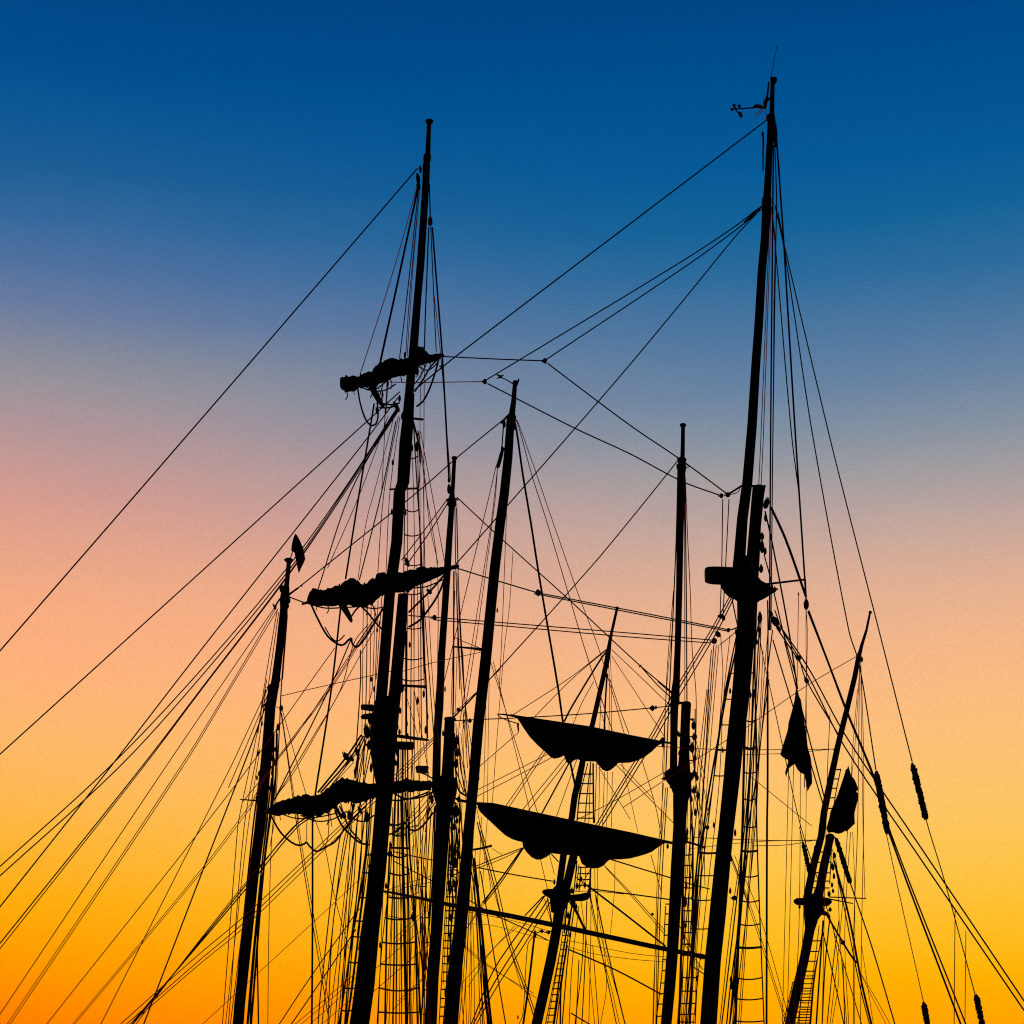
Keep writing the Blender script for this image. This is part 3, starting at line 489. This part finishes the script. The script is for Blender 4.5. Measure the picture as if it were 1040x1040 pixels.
P_.ropes('shroud', FULL, '''272 699 246 754 233.8 780 102.5 1040 1.0 | 271 714 246.3 780 207.5 880 146 1040 1.4 | 272 705 247 765 232 800 1.0
281.5 620 268 700 262 745 1.0 | 283 622 272 700 1.0 | 291.5 622 285.6 700 282.5 760 272 850 258 960 254 1040 1.3 | 292 625 287 690 1.0
271 690 262 740 243 830 241 845 226 1040 1.0 | 270 700 262 760 248 840 232 1040 1.0 | 268 760 257 840 237 1040 1.6 | 272 740 259 840 234 1040 1.0 | 264 760 252 840 229 1040 .9
281 718 285 722 303 849 333 1030 1.0 | 286 724 305 850 335 1024 .9 | 287 722 311 807 330 862 338.5 905 354 963 .9 | 281 740 279 800 272 850 262 935 262.5 1040 1.5 | 278 745 276 810 268 880 255 1040 2.0
282 745 280 800 275.5 860 273 950 272 1040 .9 | 276 790 268 860 258 960 251 1040 1.6 | 284 740 279 830 274 860 .9 | 272 830 265 890 256 1000 252 1040 1.3''', d=(0, 0), spread=1.8)
P_.ropes('stay', FULL, '295 567 297 561 300 556 1.1 | 293 606 309 612 1.3 | 293 604 303 597 1.8', d=(0, 0))

# ================================================================== 5. and 6. the two masts with long heads of a farther schooner
K = Mast(62, (437.5, 1040), 'ship_mast', 'two-piece mast with a box lamp, close behind the left side of the bare centre pole')
K.spar('topmast', [(461.4,468,3.9),(460,493.5,4.2),(459.4,500,4.6),(458.9,505,6.2),(458.2,522,6),(456.3,548,6.5),(454.4,577,7.2),(452,615,6.9),(448.6,663.5,7.3),(447,700,8),(446,718,8.8),(444,747,8),(443,795,8.6),(442.5,805,8)], dy=-.4)
K.spar('truck', [(461.5,463.6,3),(461.5,464.2,5.8),(461.5,466,5.6),(461.4,467.5,4)], seg=12)
K.spar('masthead_band', [(459,507.6,6),(458.9,509,9.6),(458.7,513.4,9.4),(458.5,514.4,7)], m=M_IRON)
K.spar('crosstree', [(453.6,508,2.4),(459,505.5,3),(464.6,507.6,2.2)], dy=-.5, d2=.5, seg=8)
K.spar('lower_mast', [(456.8,729,9.6),(456.6,732,10.4),(455.8,757,11),(454.8,785,12.6),(453.6,800,16),(452,815,19),(450.4,828,15.6),(449.5,843,14.6),(448,859,14.8),(446,897.7,13),(443.3,946,12),(439.4,994,12.3),(437.5,1040,12.2)], ext=True, dy=.2)
K.spar('mast_top', [(451.5,790,22),(451.5,797,25),(451.8,806,23.5),(452,815,20),(451.6,822,17)], jit=.05)
K.spar('masthead_cap', [(452,730,2.6),(462,730.5,3)], dy=-.3, d2=.3, seg=8)
K.spar('box_lamp', [(422.2,781.4,4.5),(423,781.2,7.6),(434,781.8,8.2),(434.8,782,6)], m=M_IRON, seg=12, dy=-.8)
K.spar('lamp_bracket', [(428,785,1.4),(433,787,1.4),(440,791,1.4)], m=M_IRON, seg=6, dy=-.8, d2=-.2)
K.blocks(A6, '333 375 30 44 0 | 335 440 30 40 0 | 328 500 28 46 0 | 328 748 42 66 0 | 322 630 30 30 0 | 322 960 26 34 0 | 322 1010 28 40 0 | 345 850 16 30 0 | 333 800 20 30 0 | 300 270 50 20 90 | 202 690 20 44 0', dy=.3)
K.spar('cleat_bar', [(320,678,1.6),(345,690,3),(385,698,3)], t=A6, seg=8, dy=.3)
K.ropes('tackle', A6, '''330 345 345 420 352 520 370 600 385 660 1.2 | 340 380 360 480 385 600 1.0 | 325 520 345 580 370 650 1.2 | 325 700 318 780 330 860 322 950 1.6 | 345 700 350 790 338 880 345 1000 1.3 | 310 690 306 800 312 900 308 1000 1.2 | 300 830 305 900 298 960 1.4
360 700 358 800 365 900 352 1000 1.0 | 345 640 365 655 385 668 1.2''', d=(.3, .3))
K.ropes('tackle', A7, '''290 20 296 120 288 240 292 360 1.4 | 305 60 318 180 300 260 316 400 1.5 | 330 50 326 160 340 260 322 380 1.3 | 296 240 330 280 300 330 1.1 | 345 60 338 180 330 300 1.1 | 300 400 290 520 300 640 1.2 | 318 400 300 560 296 700 280 850 262 1040 1.7 | 285 230 320 225 345 240 1.2''', d=(.4, .4))
K.blocks(A7, '300 480 18 40 0 | 292 700 16 50 0 | 275 880 20 60 5 | 320 300 22 40 0 | 290 300 18 30 0', dy=.4)
K.blocks(C1, '84 820 20 26 0 | 84 868 26 50 0 | 108 800 8 20 0', dy=-.6)
K.blocks(A8, '112 395 26 24 90', dy=-.6)
K.blocks(A7, '320 190 60 24 90 | 310 130 24 40 0 | 305 250 20 30 0 | 325 330 16 40 0', dy=.4)
K.ropes('stay', FULL, '464 505 502.5 541 578.5 609.6 650 676 685 705 1.2 | 453.8 507.7 430 540 407.7 569 1.1 | 454.6 511 436 541 415 571 1.2', d=(0, 0))
K.ropes('stay', FULL, '461.5 732 480 731 528 729 600 724.6 661 719 683 717 1.1 | 456 733 470 719 484 704 1.6 | 459 727 466 720 507.7 680 .9', d=(.2, .2))
K.blocks(A6, '370 275 14 20 0 | 402 270 28 14 90 | 370 300 12 30 0 | 342 212 26 14 60', dy=.2)
K.ropes('halyard', FULL, '''462 512 463 580 467 700 1.1 | 463.6 516 466 600 471.5 700 478 790 1.1 | 461 580 460.5 700 460 728 1.6 | 463 580 468 690 475 780 1.0 | 464 582 471 700 479 760 .9
464 512 465.5 580 .8 | 462 600 458 725 .9 | 465 640 462 730 .8 | 470 660 474 760 .8''', d=(-.3, .5))
K.ropes('shroud', FULL, '''463 735 466 790 470 860 1.0 | 465 740 471 800 476 812 1.0 | 461.5 745 465 800 476 810 1.6 | 462 820 460 900 455 1040 1.1 | 464 820 464 900 460 1040 1.0 | 466 822 467 880 464 960 461 1040 1.2
460 820 457 900 452 1040 1.4 | 468 830 470 860 .9 | 457 822 455 900 450 1000 .9 | 470 740 472 800 476 830 .9 | 468 745 474 800 .8 | 458 830 460 880 457 980 454 1040 1.3
441 820 437 900 434 960 427 1040 1.2 | 438 822 433 900 430 1000 427 1040 1.2 | 442 818 440 880 436 940 1.6 | 437 800 430 880 429 940 433 985 1.1 | 436 805 426 870 420 930 414 1040 .8 | 438 800 400 850 .8''', d=(0, 0), spread=1.6)
K.ropes('tackle', FULL, '441 812 430 830 415 850 1.0 | 441 808 430 823 402 850 1.1 | 439 806 425 823 400 845 1.0 | 442 815 436 824 432 845 1.2', d=(-.3, -.3))
K.ladder(FULL, [(456,860),(452,930),(446,1040)], [(465,860),(462,930),(458,1040)], [861,868,875,881,888,896,904,911,918,925,932,940,948,955,963,971,979,987,996,1005,1014,1023,1032], dL=.6, dR=1.2, sag=.2, jit=.8, wd=1.2)

Q = Mast(62, (676.6, 1040), 'ship_mast', 'near vertical mast just left of the tallest one, thin topmast beside a blunt lower masthead')
Q.spar('topmast', [(693.7,434,4),(693.5,450,4.2),(693.2,463.5,4.6),(693,466,6),(692.8,475,8.6),(692.6,480,7.2),(692,496,7.3),(690.8,534.6,7.4),(690,592,6.6),(688.3,657.7,6.4),(687,690,7),(686,702,8.6),(685.6,712,9.4),(684.8,718,8.2),(684.4,744,7.5),(684,782.7,7.5),(683.8,800,7.5)], dy=-.4)
Q.spar('truck', [(693.7,430.2,4),(693.7,431,6.6),(693.7,432.4,6.4),(693.7,434,4.2)], seg=12)
Q.spar('masthead_band', [(692.5,465,6),(692.4,466,9.6),(692.3,468.4,9.4),(692.4,470,7.4)], m=M_IRON)
Q.spar('masthead_band', [(691.6,471,6),(691.6,472,9.4),(691.8,475.6,9.4),(692,476.8,7.6)], m=M_IRON, dy=-.2)
Q.spar('lower_mast', [(697,713,8),(697,714.4,10),(696,734.6,9.6),(695,765,10.4),(694.6,782.7,13),(693,800,19),(691,815,15),(690,840,12.6),(687.5,880,12.4),(685.7,917,12.2),(683,965,11.7),(680,1003,11.5),(676.6,1040,11)], ext=True, dy=.2)
Q.spar('mast_top', [(691,780,14),(690,783.6,23),(689.6,786,29),(690,790.6,29.5),(690,793.6,25),(690.6,798,20),(691,805,16)], jit=.05)
Q.spar('crosstree', [(673,791,2.4),(678,789.6,3.4),(690,789,4),(706,787,3.4),(708,785,2)], dy=-.7, d2=.9, seg=8)
Q.spar('crosstree', [(690,853,2.4),(705,857,2.2),(716,861,2.6)], dy=.2, d2=.8, seg=8)
Q.spar('cap_iron', [(680,716,2.6),(690,714,3),(700,714,2.6)], m=M_IRON, dy=-.3, d2=.3, seg=8)
Q.blocks(C2, '648 712 30 44 0 | 652 772 32 34 0 | 638 830 32 50 0 | 640 680 16 14 90 | 650 965 26 30 0 | 485 805 20 50 0 | 485 790 36 16 90 | 430 620 36 16 90 | 448 617 16 16 0 | 365 398 10 18 -50 | 560 580 30 60 0 | 493 992 20 16 90 | 615 1010 20 30 0 | 570 760 14 30 0', dy=.2)
Q.blocks(B6, '605 60 30 60 0 | 600 395 30 60 0 | 430 460 18 14 90 | 640 375 16 26 0 | 605 520 16 30 0 | 720 2 30 18 90 | 510 102 16 26 0 | 665 800 12 30 0', dy=.3)
Q.ropes('stay', FULL, '687.5 469 640 528 600 576 497.7 689.4 484 703 1.2 | 697 472 700 474 690 476 1.0 | 668 692 682 704 1.3 | 651 677 667 695 681 708 1.2', d=(0, 0))
Q.ropes('halyard', FULL, '''688.5 476 687 540 684.6 600 680 700 676 790 1.3 | 689.4 476 689 520 687 600 .9 | 696 484 699 560 701 600 703 660 707 708 706 786 1.0 | 695.6 484 697 600 697.7 717 1.3
695 484 695.4 600 695.6 717 1.0 | 694.6 484 692.4 600 690 700 .9 | 684 600 677 690 674 790 .9 | 682.5 640 677 700 672.5 785 .8''', d=(-.3, .6))
Q.ropes('shroud', FULL, '''704 745 713 790 720 830 .8 | 706 748 716 790 .8 | 704 750 707 800 712 850 .9 | 697 800 696 840 694 900 690 1040 1.6 | 700 798 703 840 703 950 701 1040 1.5 | 704 798 711 840 712 900 708 960 706 1040 1.0
694 800 693 900 689 1040 1.2 | 702 800 700 900 697 1040 1.2 | 707 795 714 840 716 900 .9 | 698 720 700 790 1.0 | 703 760 706 790 1.2 | 676 800 669 900 666 1040 1.0 | 678 800 674 860 670 940 667 1040 1.1 | 674 795 668 880 663.7 1040 .8
673 795 671 860 664 1000 663 1040 .9 | 711 800 708 880 703 960 696 1040 .8 | 699 800 697 860 695 940 692 1040 .9''', d=(0, 0), spread=1.6)
Q.ladder(FULL, [(695,840),(693.5,940),(690,1040)], [(704,840),(704,940),(701,1040)], [868,879,891,901.5,912,925,936,947,959,970], dL=.6, dR=1.2, sag=.3, wd=1.2)
Q.ladder(FULL, [(692,980),(690,1040)], [(709,980),(706,1040)], [993,1006.5,1019,1030,1038], dL=.6, dR=1.4, sag=.2, wd=1.2)
Q.ladder(FULL, [(676,920),(672.5,985),(666,1040)], [(680.5,920),(677,985),(672,1040)], [918,928,939,950,963,974.6,986,998,1009,1020,1032], dL=-.8, dR=-.3, sag=.1, wd=1.2)
Q.ladder(FULL, [(694,720),(695,780)], [(706,720),(706,780)], [730,748,772], dL=.2, dR=.6, sag=.2)
Q.ropes('line', FULL, '695 896 721 903 1.3 | 697 957 712 975 1.0 | 696 960 714 985 1.0 | 700 979 716 990 1.2 | 679 782 665 790 621 815 585 833 .9 | 690 940 703 965 1.0', d=(.3, .3))

# ================================================================== 7. the raking mast with two loose hanging sails
D = Mast(70, (545, 1040), 'ship_mast', 'thin raking mast with two loose sails sagging from yards that slope down right')
D.spar('topmast', [(626.6,618.6,2.8),(626,621,2.8),(621.3,642,3),(619.6,650,3.6),(618.5,657.7,4.4),(617.5,664,5.6),(616.5,671,5.4),(611.7,692,5),(602,734.6,5.2),(591.6,774,6.2),(583.6,809,6.6),(580.8,830,6.6),(572.4,868,7),(567.8,901.5,7),(566,912,7)], dy=-.4)
D.spar('truck', [(627,616.4,2.6),(626.9,617,4),(626.7,618.4,3.6)], seg=12)
D.spar('lower_mast', [(583,868,8),(581.7,872.7,8.4),(575,901.5,8.6),(569.5,917,15),(568,924,11),(566,940,10),(559.6,974.6,10.3),(552,1009,10.5),(545,1040,10.5)], ext=True, dy=.2)
D.spar('mast_top', [(552,905.6,3.5),(554,906.2,6.6),(559,907.4,9.6),(566,909.4,13),(576,910,9)], dy=-.5, d2=0, jit=.04)
D.spar('mast_top', [(576,912,5.5),(590,911.6,7.4),(595,910.4,8),(597,909,6)], dy=0, d2=.6, jit=.04)
D.spar('strut', [(580.8,917,3.4),(586,927,3),(593,942,2.2)], dy=0, d2=.6, seg=8)
D.spar('crosstree', [(573,900,14),(571,905,19),(568.6,911,22),(567,918,17),(566,927,13)], dy=0)
yu = D.spar('yard', [(519,726,1.8),(524,727.6,2.6),(600,739.4,3.4),(640,748,3.4),(668,753,2.6),(684,755,2)], dy=-.9, d2=1.1, seg=10, label='upper yard with a short sagging sail')
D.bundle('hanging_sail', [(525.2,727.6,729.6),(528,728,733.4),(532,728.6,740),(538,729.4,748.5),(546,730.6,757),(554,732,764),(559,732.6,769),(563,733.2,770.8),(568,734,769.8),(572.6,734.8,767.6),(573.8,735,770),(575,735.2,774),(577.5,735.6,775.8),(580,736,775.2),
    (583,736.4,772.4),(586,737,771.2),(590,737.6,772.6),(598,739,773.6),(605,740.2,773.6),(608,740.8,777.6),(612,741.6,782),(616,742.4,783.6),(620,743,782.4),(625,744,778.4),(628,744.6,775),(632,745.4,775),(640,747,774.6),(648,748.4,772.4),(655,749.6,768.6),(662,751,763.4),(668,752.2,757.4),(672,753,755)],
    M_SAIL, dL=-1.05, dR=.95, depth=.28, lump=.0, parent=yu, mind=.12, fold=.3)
D.spar('boom_iron', [(505,725.2,1),(512,725.6,1.8),(522,727.4,2)], dy=-1.1, d2=-1, seg=8, m=M_IRON)
D.ropes('earing', FULL, '505.6 725.6 509 729 527 735.4 1.1 | 526 743.5 527 734 .9', d=(-1.1, -1.1))
D.blocks(A6, '656 305 12 46 8', dy=-1.1)
yl = D.spar('yard', [(484,816,3),(500,817,3.4),(580,834.6,4),(640,847,3.8),(672,854,3.2),(692,858,2.4)], dy=-.9, d2=1.1, seg=10, label='lower yard with the larger sagging sail')
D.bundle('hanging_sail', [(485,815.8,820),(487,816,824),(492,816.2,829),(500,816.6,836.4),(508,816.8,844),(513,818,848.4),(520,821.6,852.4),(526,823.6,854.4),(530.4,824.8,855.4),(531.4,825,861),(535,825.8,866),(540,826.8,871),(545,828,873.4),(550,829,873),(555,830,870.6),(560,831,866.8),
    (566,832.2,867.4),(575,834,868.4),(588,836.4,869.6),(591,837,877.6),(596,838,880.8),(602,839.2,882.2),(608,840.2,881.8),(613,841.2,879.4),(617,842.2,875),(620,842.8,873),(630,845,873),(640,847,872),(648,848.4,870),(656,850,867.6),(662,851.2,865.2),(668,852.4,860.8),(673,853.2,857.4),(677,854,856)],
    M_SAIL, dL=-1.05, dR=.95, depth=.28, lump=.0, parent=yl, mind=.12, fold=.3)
D.blocks(C5, '835 530 22 30 0 | 842 575 20 30 0', dy=.8); D.blocks(C2, '190 390 20 40 10 | 190 450 16 26 0', dy=.2)
D.ropes('topmast_shroud', FULL, '''618 658 615.6 659.6 580 687.5 521 726 .9 | 618 660 615 661 580 690.5 542 729 .9 | 617 661 611.7 667 580 719 573 733 1.7 | 603 692 591 714 581.7 736 .9 | 621 659.6 650 687 679 715 .9 | 621 666 648 707 676 750 .8 | 619.4 690 628 716 638.7 745 1.0
616.5 686.5 615 710 613.7 743 1.8 | 618 670 619 700 618.5 744 .8 | 620 668 621 700 621 745 .7 | 608 712 615 740 .8 | 611 700 609 740 .8''', d=(0, .4))
D.ropes('lift', FULL, '''553 761 513.5 819 1.0 | 556 761 516 821 1.0 | 563 768 480 811 .9 | 560 764 481 804 .9 | 576 767 527 827 1.0 | 578 770 532 829 1.0 | 579 773 546 834 1.5 | 587 768 562 838 .9 | 487.5 778 527 743.5 .9
626 777 700 852 .9 | 630 776 664 812 .8 | 652 772 666 820 672 852 .9 | 632 775 640 810 648 846 .7 | 608 779 640 832 .8 | 614 784 612 838 .8 | 622 784 621 840 .8''', d=(-.5, -.3))
D.ladder(FULL, [(594,776),(588.5,806),(586,832)], [(602,776),(602.5,832)], [786,796,806,815.5,825,831], dL=.3, dR=.9, sag=.1, jit=.4)
D.ropes('shroud', FULL, '''597 775 589 808 586 834 1.2 | 600 774 596 810 594 835 1.3 | 602.4 775 603 836 1.6 | 606 775 604 836 1.0 | 609 779 608 836 .8 | 617 784 616 840 .7 | 600 774 598 836 1.0''', d=(.3, .9))
D.ropes('shroud', FULL, '''586 880 577 950 565 1040 1.2 | 582 915 573 960 562 1040 1.8 | 574 925 569 965 556 1040 1.0 | 584 915 577 970 571 1040 1.4 | 599 907 612 972 626 1040 1.1 | 605 909 618 970 634.8 1040 1.4 | 610 950 627 1010 .8 | 596 915 594 980 591 1040 1.2
602 960 608 1040 1.0 | 588 975 585 1040 1.1 | 600 880 600 950 598 1040 .9 | 593 942 591 980 584 1040 1.1 | 588 920 581 980 578 1040 1.0 | 604 879 605 912 611 948 .8 | 607 880 607 950 .8 | 624.6 873 624 905 620 948 .7 | 612 950 616 1000 610 1040 .8
590 915 596 960 604 1040 .8 | 598 905 606 950 620 1000 629 1040 .8 | 576 960 570 1000 569 1040 1.8''', d=(0, 0), spread=1.4)
D.ladder(FULL, [(570,960),(562,1000),(554,1040)], [(576,955),(569,1000),(563,1040)], [950,957,964,971,978,984,991,998,1004,1010,1017,1024,1031,1038], dL=.5, dR=1, sag=.1, jit=.4)
D.ladder(FULL, [(588,878),(585,905)], [(600,880),(598,905)], [881,887,893,899], dL=.2, dR=.8, sag=.1, jit=.6)
D.ropes('futtock', FULL, '586 874 583 905 1.4 | 590 880 588 905 1.4 | 600 880 599 905 1.8 | 595 880 594 903 1.0 | 573 872 570 902 .8 | 588 903 600 882 1.0 | 584 890 600 903 1.0 | 556 912 561 940 1.3 | 553 913 560 937 .9 | 576 918 573 948 1.6', d=(.2, .5))
D.ropes('sheet', FULL, '''554 909 525 950 500 988 478.8 1040 1.4 | 557 913 528 957 501 1000 481 1040 1.4 | 559 916 532 960 503 1005 484 1040 1.2 | 552 910 533 930 1.4 | 530.8 861 507 895 490 917 1.6 | 531.8 861 509 896 492 918 1.2
484.6 881 520 888 561.5 895 1.3 | 482.7 880 505 871 530.8 861 1.1 | 482.7 882.5 508 873 530.8 862 .9 | 560 867.5 567 875 1.3 | 549 873 556 903 .9 | 558 868 563 888 .8 | 523 940 495 970 467 1001 .8 | 527 940 500 965 475 1003 .8 | 490 917 476 940 .8 | 500 905 474 943 .8
613.7 879 640 906 676 946 .9 | 615 881 645 914 676 950 .9 | 620 872.7 650 882 681 891.5 1.4 | 597 899.6 634 928 676 961 1.8 | 599 902.5 640 908 680 913.5 1.4 | 577 964 625 985 672 1010 1.5 | 580 1029 600 1041 1.4 | 580 906 600 905 634 908 .8
661 868 668 893 672 907 .9 | 576 955 640 968 676 972 .7 | 556 955 600 968 640 974 676 977 .7 | 543 947.7 537 1000 530.8 1044 2.2 | 542 950 536 960 531 1030 525 1044 1.0 | 510 868 500 862 .7''', d=(0, .3))
D.ropes('line', FULL, '543 948 550 946 557 947 567 940 1.2', d=(-.2, -.2))
D.blocks(A7, '745 568 22 40 0 | 782 550 22 18 60 | 818 556 26 18 80 | 655 1005 10 20 0 | 945 400 44 24 60', dy=-.2)

# ================================================================== 8. the small raking mast on the right
E = Mast(66, (802, 1040), 'ship_mast', 'small raking mast farthest right, slim at the top with a narrow platform low down')
E.spar('topmast', [(883.6,622,2.2),(880,640,2.6),(875,656,3.4),(873.6,662,4),(872,667,5),(868,688,5.2),(860,721,5.6),(851.5,755,6),(844,790,6.6),(837,824.6,7),(834,849.6,7.2),(826.3,878.5,7.6),(820.6,907,8),(819,915,8)], dy=-.4)
E.spar('truck', [(884.2,620.6,2),(884,621.2,3.6),(883.6,623,3)], seg=12)
E.spar('lower_mast', [(844,847,5),(843.6,849,9),(842.7,853,8),(837,878.5,8.6),(832,907,9),(828,915,18),(826.3,922.7,22),(823.8,932,15),(822.5,944,10),(816.7,974.6,9.6),(810,1003,10),(802,1040,10)], ext=True, dy=.2)
E.spar('mast_top', [(808.4,915.5,5),(809.5,915.6,7),(825,916,8),(840,916,8.4),(842,915.6,6)], dy=-.4, d2=.4, jit=.04)
E.spar('mast_top', [(830,926,5),(838,927.6,5),(842,929.5,2)], dy=0, d2=.4, jit=.05)
E.spar('spreader', [(842,911,1.3),(879.6,912.5,1.1)], dy=0, d2=-.6, seg=8); E.spar('spreader', [(842,913,1.4),(866,917.6,1.2)], dy=0, d2=.6, seg=8)
E.blocks(B7, '500 610 28 22 60 | 445 210 22 40 10 | 455 150 20 30 10 ', dy=-.2)
E.blocks(B5, '565 632 14 20 90 | 704 155 14 30 0 | 693 130 20 16 90', dy=-.2)
g1, = E.ropes('gaff_line', FULL, '848 850 864 898 885 960 910 1044 1.3', d=(-.3, -2)); E.baggy(849, 851, 863.6, 897, 5, g1, dy=-.35, name='rolled_canvas', dY1=-.6)
g2, = E.ropes('gaff_line', FULL, '814 850 822.5 888 1.2 | 812 840 816 858 1.0', d=(-.5, -.3))[:1]; E.baggy(815.6, 856, 823, 889, 4.6, g2, dy=-.4, name='rolled_canvas')
E.ropes('stay', FULL, '847 874 862 930 875 997.7 886 1044 2.0 | 846 870 858 925 873 1000 884 1044 1.2 | 835 944 846 990 858 1044 1.2', d=(0, -.6))
ch, = E.ropes('chain', FULL, '839 928 856 957 864 970 870 978 1.9', d=(0, -.3))
E.ropes('shroud', FULL, '''874 664 877 760 877 842 875 950 874 1040 .8 | 873 680 868 760 862 812 .7 | 873 672 872 760 871 840 867 950 867 1040 .9 | 871 700 866 760 864 800 .7 | 861 842 853 950 843 1040 .8 | 864 845 860 900 858 960 862 1040 .8
866 845 868 900 868 1040 .7 | 874 668 876.5 840 878.5 912 .7 | 845 862 850 880 853 950 860 1040 .8 | 852 935 846 980 840 1040 1.1 | 836 935 833 980 829 1040 1.6 | 843 930 838 980 835 1040 1.4
832 940 827 980 818 1040 1.0 | 836 940 828 990 822 1040 .9 | 875 990 890 1015 904 1040 .7 | 872 985 887 1015 900 1040 .7 | 875 960 887 1040 .7 | 856 975 858 1040 1.1 | 846 940 852 990 845 1040 .8''', d=(0, 0), spread=1.2)
E.ladder(B5, [(560,735),(500,960)], [(592,735),(562,885),(545,1040)], [735,785,833,885,940], dL=.2, dR=.6, sag=.3, jit=.3)
E.ladder(B7, [(325,600),(280,800),(245,1040)], [(385,600),(345,800),(325,1040)], [600,656,708,760,800,850,880,915,950,975,1005,1035], dL=.4, dR=.8, sag=.3, jit=.4)
E.ladder(B7, [(235,820),(185,1040)], [(262,820),(215,1040)], [820,870,920,970,1020], dL=-.5, dR=-.2, sag=.1, jit=.3)
E.ladder(B7, [(350,100),(330,300)], [(440,100),(430,300)], [130,185,240,285,320], dL=.3, dR=.5, sag=.1)

# cleats, wrapped lashings and shackles standing proud of the spars
G.blocks(FULL, '749.5 566 3 6 | 777 560 4 7 | 773 578 5 8 | 771 640 3 8 | 747.5 642 2.6 7 | 768.5 652 3 6 | 741.5 702 2.6 6 | 762 706 3 7 | 756.6 742 3 6 | 734 762 2.4 6 | 725 838 2.6 6 | 746.6 846 3 7 | 742.6 872 3 6 | 765 618 5 6 | 777.6 526 4 8 | 774 545 5 7 | 735 628 4 5 | 757 870 3 8 | 749 960 3.4 9 | 743 1000 3.4 10 | 741.6 905 3 6', name='cleat', dy=-.2)
F.blocks(FULL, '399 470 3 6 | 418.6 455 3 7 | 398 520 2.6 6 | 414 600 5 4 | 416 655 2.6 6 | 383 640 2.4 6 | 380 700 2.6 6 | 409 700 3 6 | 406.5 722 3 6 | 377 690 3 5 | 402 775 3 6 | 382 790 3 5 | 396.4 858 3 6 | 392 900 3 6 | 375 880 3 5 | 366 930 3 6 | 386 960 2.6 6 | 424 712 3 8 | 434 728 3 7 | 412.6 716 3 9 | 413 735 3 7', name='cleat', dy=-.2)
Q.blocks(FULL, '688 745 3 5 | 690 765 3 5 | 700 752 3 6 | 706 770 4 6 | 708 790 4 6 | 705 803 6 6 | 709 808 5 6 | 702 812 4 6 | 698 845 3 8 | 697 900 3 8 | 694 950 3 8 | 706 825 3 8', name='cleat', dy=.2)
D.blocks(FULL, '590 893 4 5 | 586 900 4 5 | 594 899 4 5 | 581 905 5 5 | 585 921 4 5 | 577 930 4 6 | 574 940 3 6 | 563 896 3 5 | 598 906 4 5 | 579 950 3 5', name='cleat', dy=.2)
E.blocks(FULL, '842 908 4 5 | 846 905 3 4 | 843 924 4 4 | 828 905 3 4 | 847 890 3 6 | 845 899 3 5 | 830 932 3 5 | 812 921 3 4', name='cleat', dy=.2)
H.blocks(FULL, '505 620 2 5 | 486 790 2.4 6 | 479 868 3 7 | 481 876 3 8 | 472 960 2 6', name='cleat', dy=-.2)
K.blocks(FULL, '452 700 2 6 | 450 745 2.6 6 | 463 758 3 6 | 464 775 4 6 | 463 793 4 6 | 466 812 5 6 | 461 840 4 7 | 459 870 4 8 | 457 905 3 8 | 438 810 4 6 | 436 822 3 5', name='cleat', dy=.2)
P_.blocks(FULL, '266 735 2.4 5 | 277 745 2.6 6 | 262 765 3 5 | 276 770 3 6 | 261 790 2.4 5 | 273 800 2.4 6 | 284 690 2.4 5 | 294 610 2.4 6', name='cleat', dy=-.2)
E.ladder(B7, [(300,760),(262,1040)], [(350,760),(330,1040)], [785,826,865,898,928,962,990,1020], dL=-.2, dR=.2, sag=.3, jit=.4, wd=.9)
# ================================================================== spar slung low across the rig, and the flags
S = Mast(57, (640, 1040), 'spar', 'long thin spar crossing low behind the masts, sloping gently down to the right', 'spar', None)
S.spar('pole', [(376,902.6,1.6),(400,907,2.6),(430,913,3.4),(455,918.6,4),(475,922.2,5),(520,930.6,5.2),(570,941,5.2),(600,947.6,5.2),(660,960.6,5),(716,972,4.6),(722,973,3.6)], seg=12, dy=-.6, d2=.8)
S.spar('end_band', [(468,921,5.4),(472,921.8,5.8),(476,922.6,5.6)], m=M_IRON, dy=-.2, seg=12)
S.spar('end_band', [(709,970.6,5),(712,971.2,5.6),(715,971.8,5)], m=M_IRON, dy=.78, seg=12)
S.blocks(A7, '1005 535 20 24 0 | 700 490 12 14 0', dy=.2)
banner('flag', 'small pointed pennant drooping above the top of the leftmost mast', 'flag', 59.6, [(520,218),(529,226),(545,256),(562,296),(572,352),(560,380),(550,402),(538,430),(531,400),(524,352),(521,328),(508,306),(500,312),(497,300),(503,268),(510,240)], C3, group='limp flags', rip=.03)
banner('flag', 'limp triangular flag hanging point up between the tallest mast and the rightmost mast', 'flag', 49, [(363,285),(372,330),(384,365),(396,440),(410,520),(425,620),(440,705),(437,760),(434,820),(426,832),(419,850),(417,810),(418,770),(385,740),(345,712),(320,728),(310,768),(305,742),(315,690),(275,655),(288,610),(300,560),(322,480),(345,390),(357,345)], B5, group='limp flags', rip=.16)
banner('flag', 'bunched dark flag with a ragged right edge hanging against the rightmost mast', 'flag', 65.2, [(420,200),(428,222),(424,255),(427,300),(470,355),(515,408),(545,463),(536,490),(508,516),(530,540),(532,590),(512,612),(482,636),(498,700),(504,762),(495,820),(499,885),(452,930),(405,972),(385,948),(375,975),(350,996),(310,996),(280,984),(240,992),(190,990),(172,930),(182,860),(205,770),(240,690),(300,590),(340,500),(375,415),(403,335),(392,290),(396,245),(414,232)], T(825,760,11.556), group='limp flags', rip=.12)
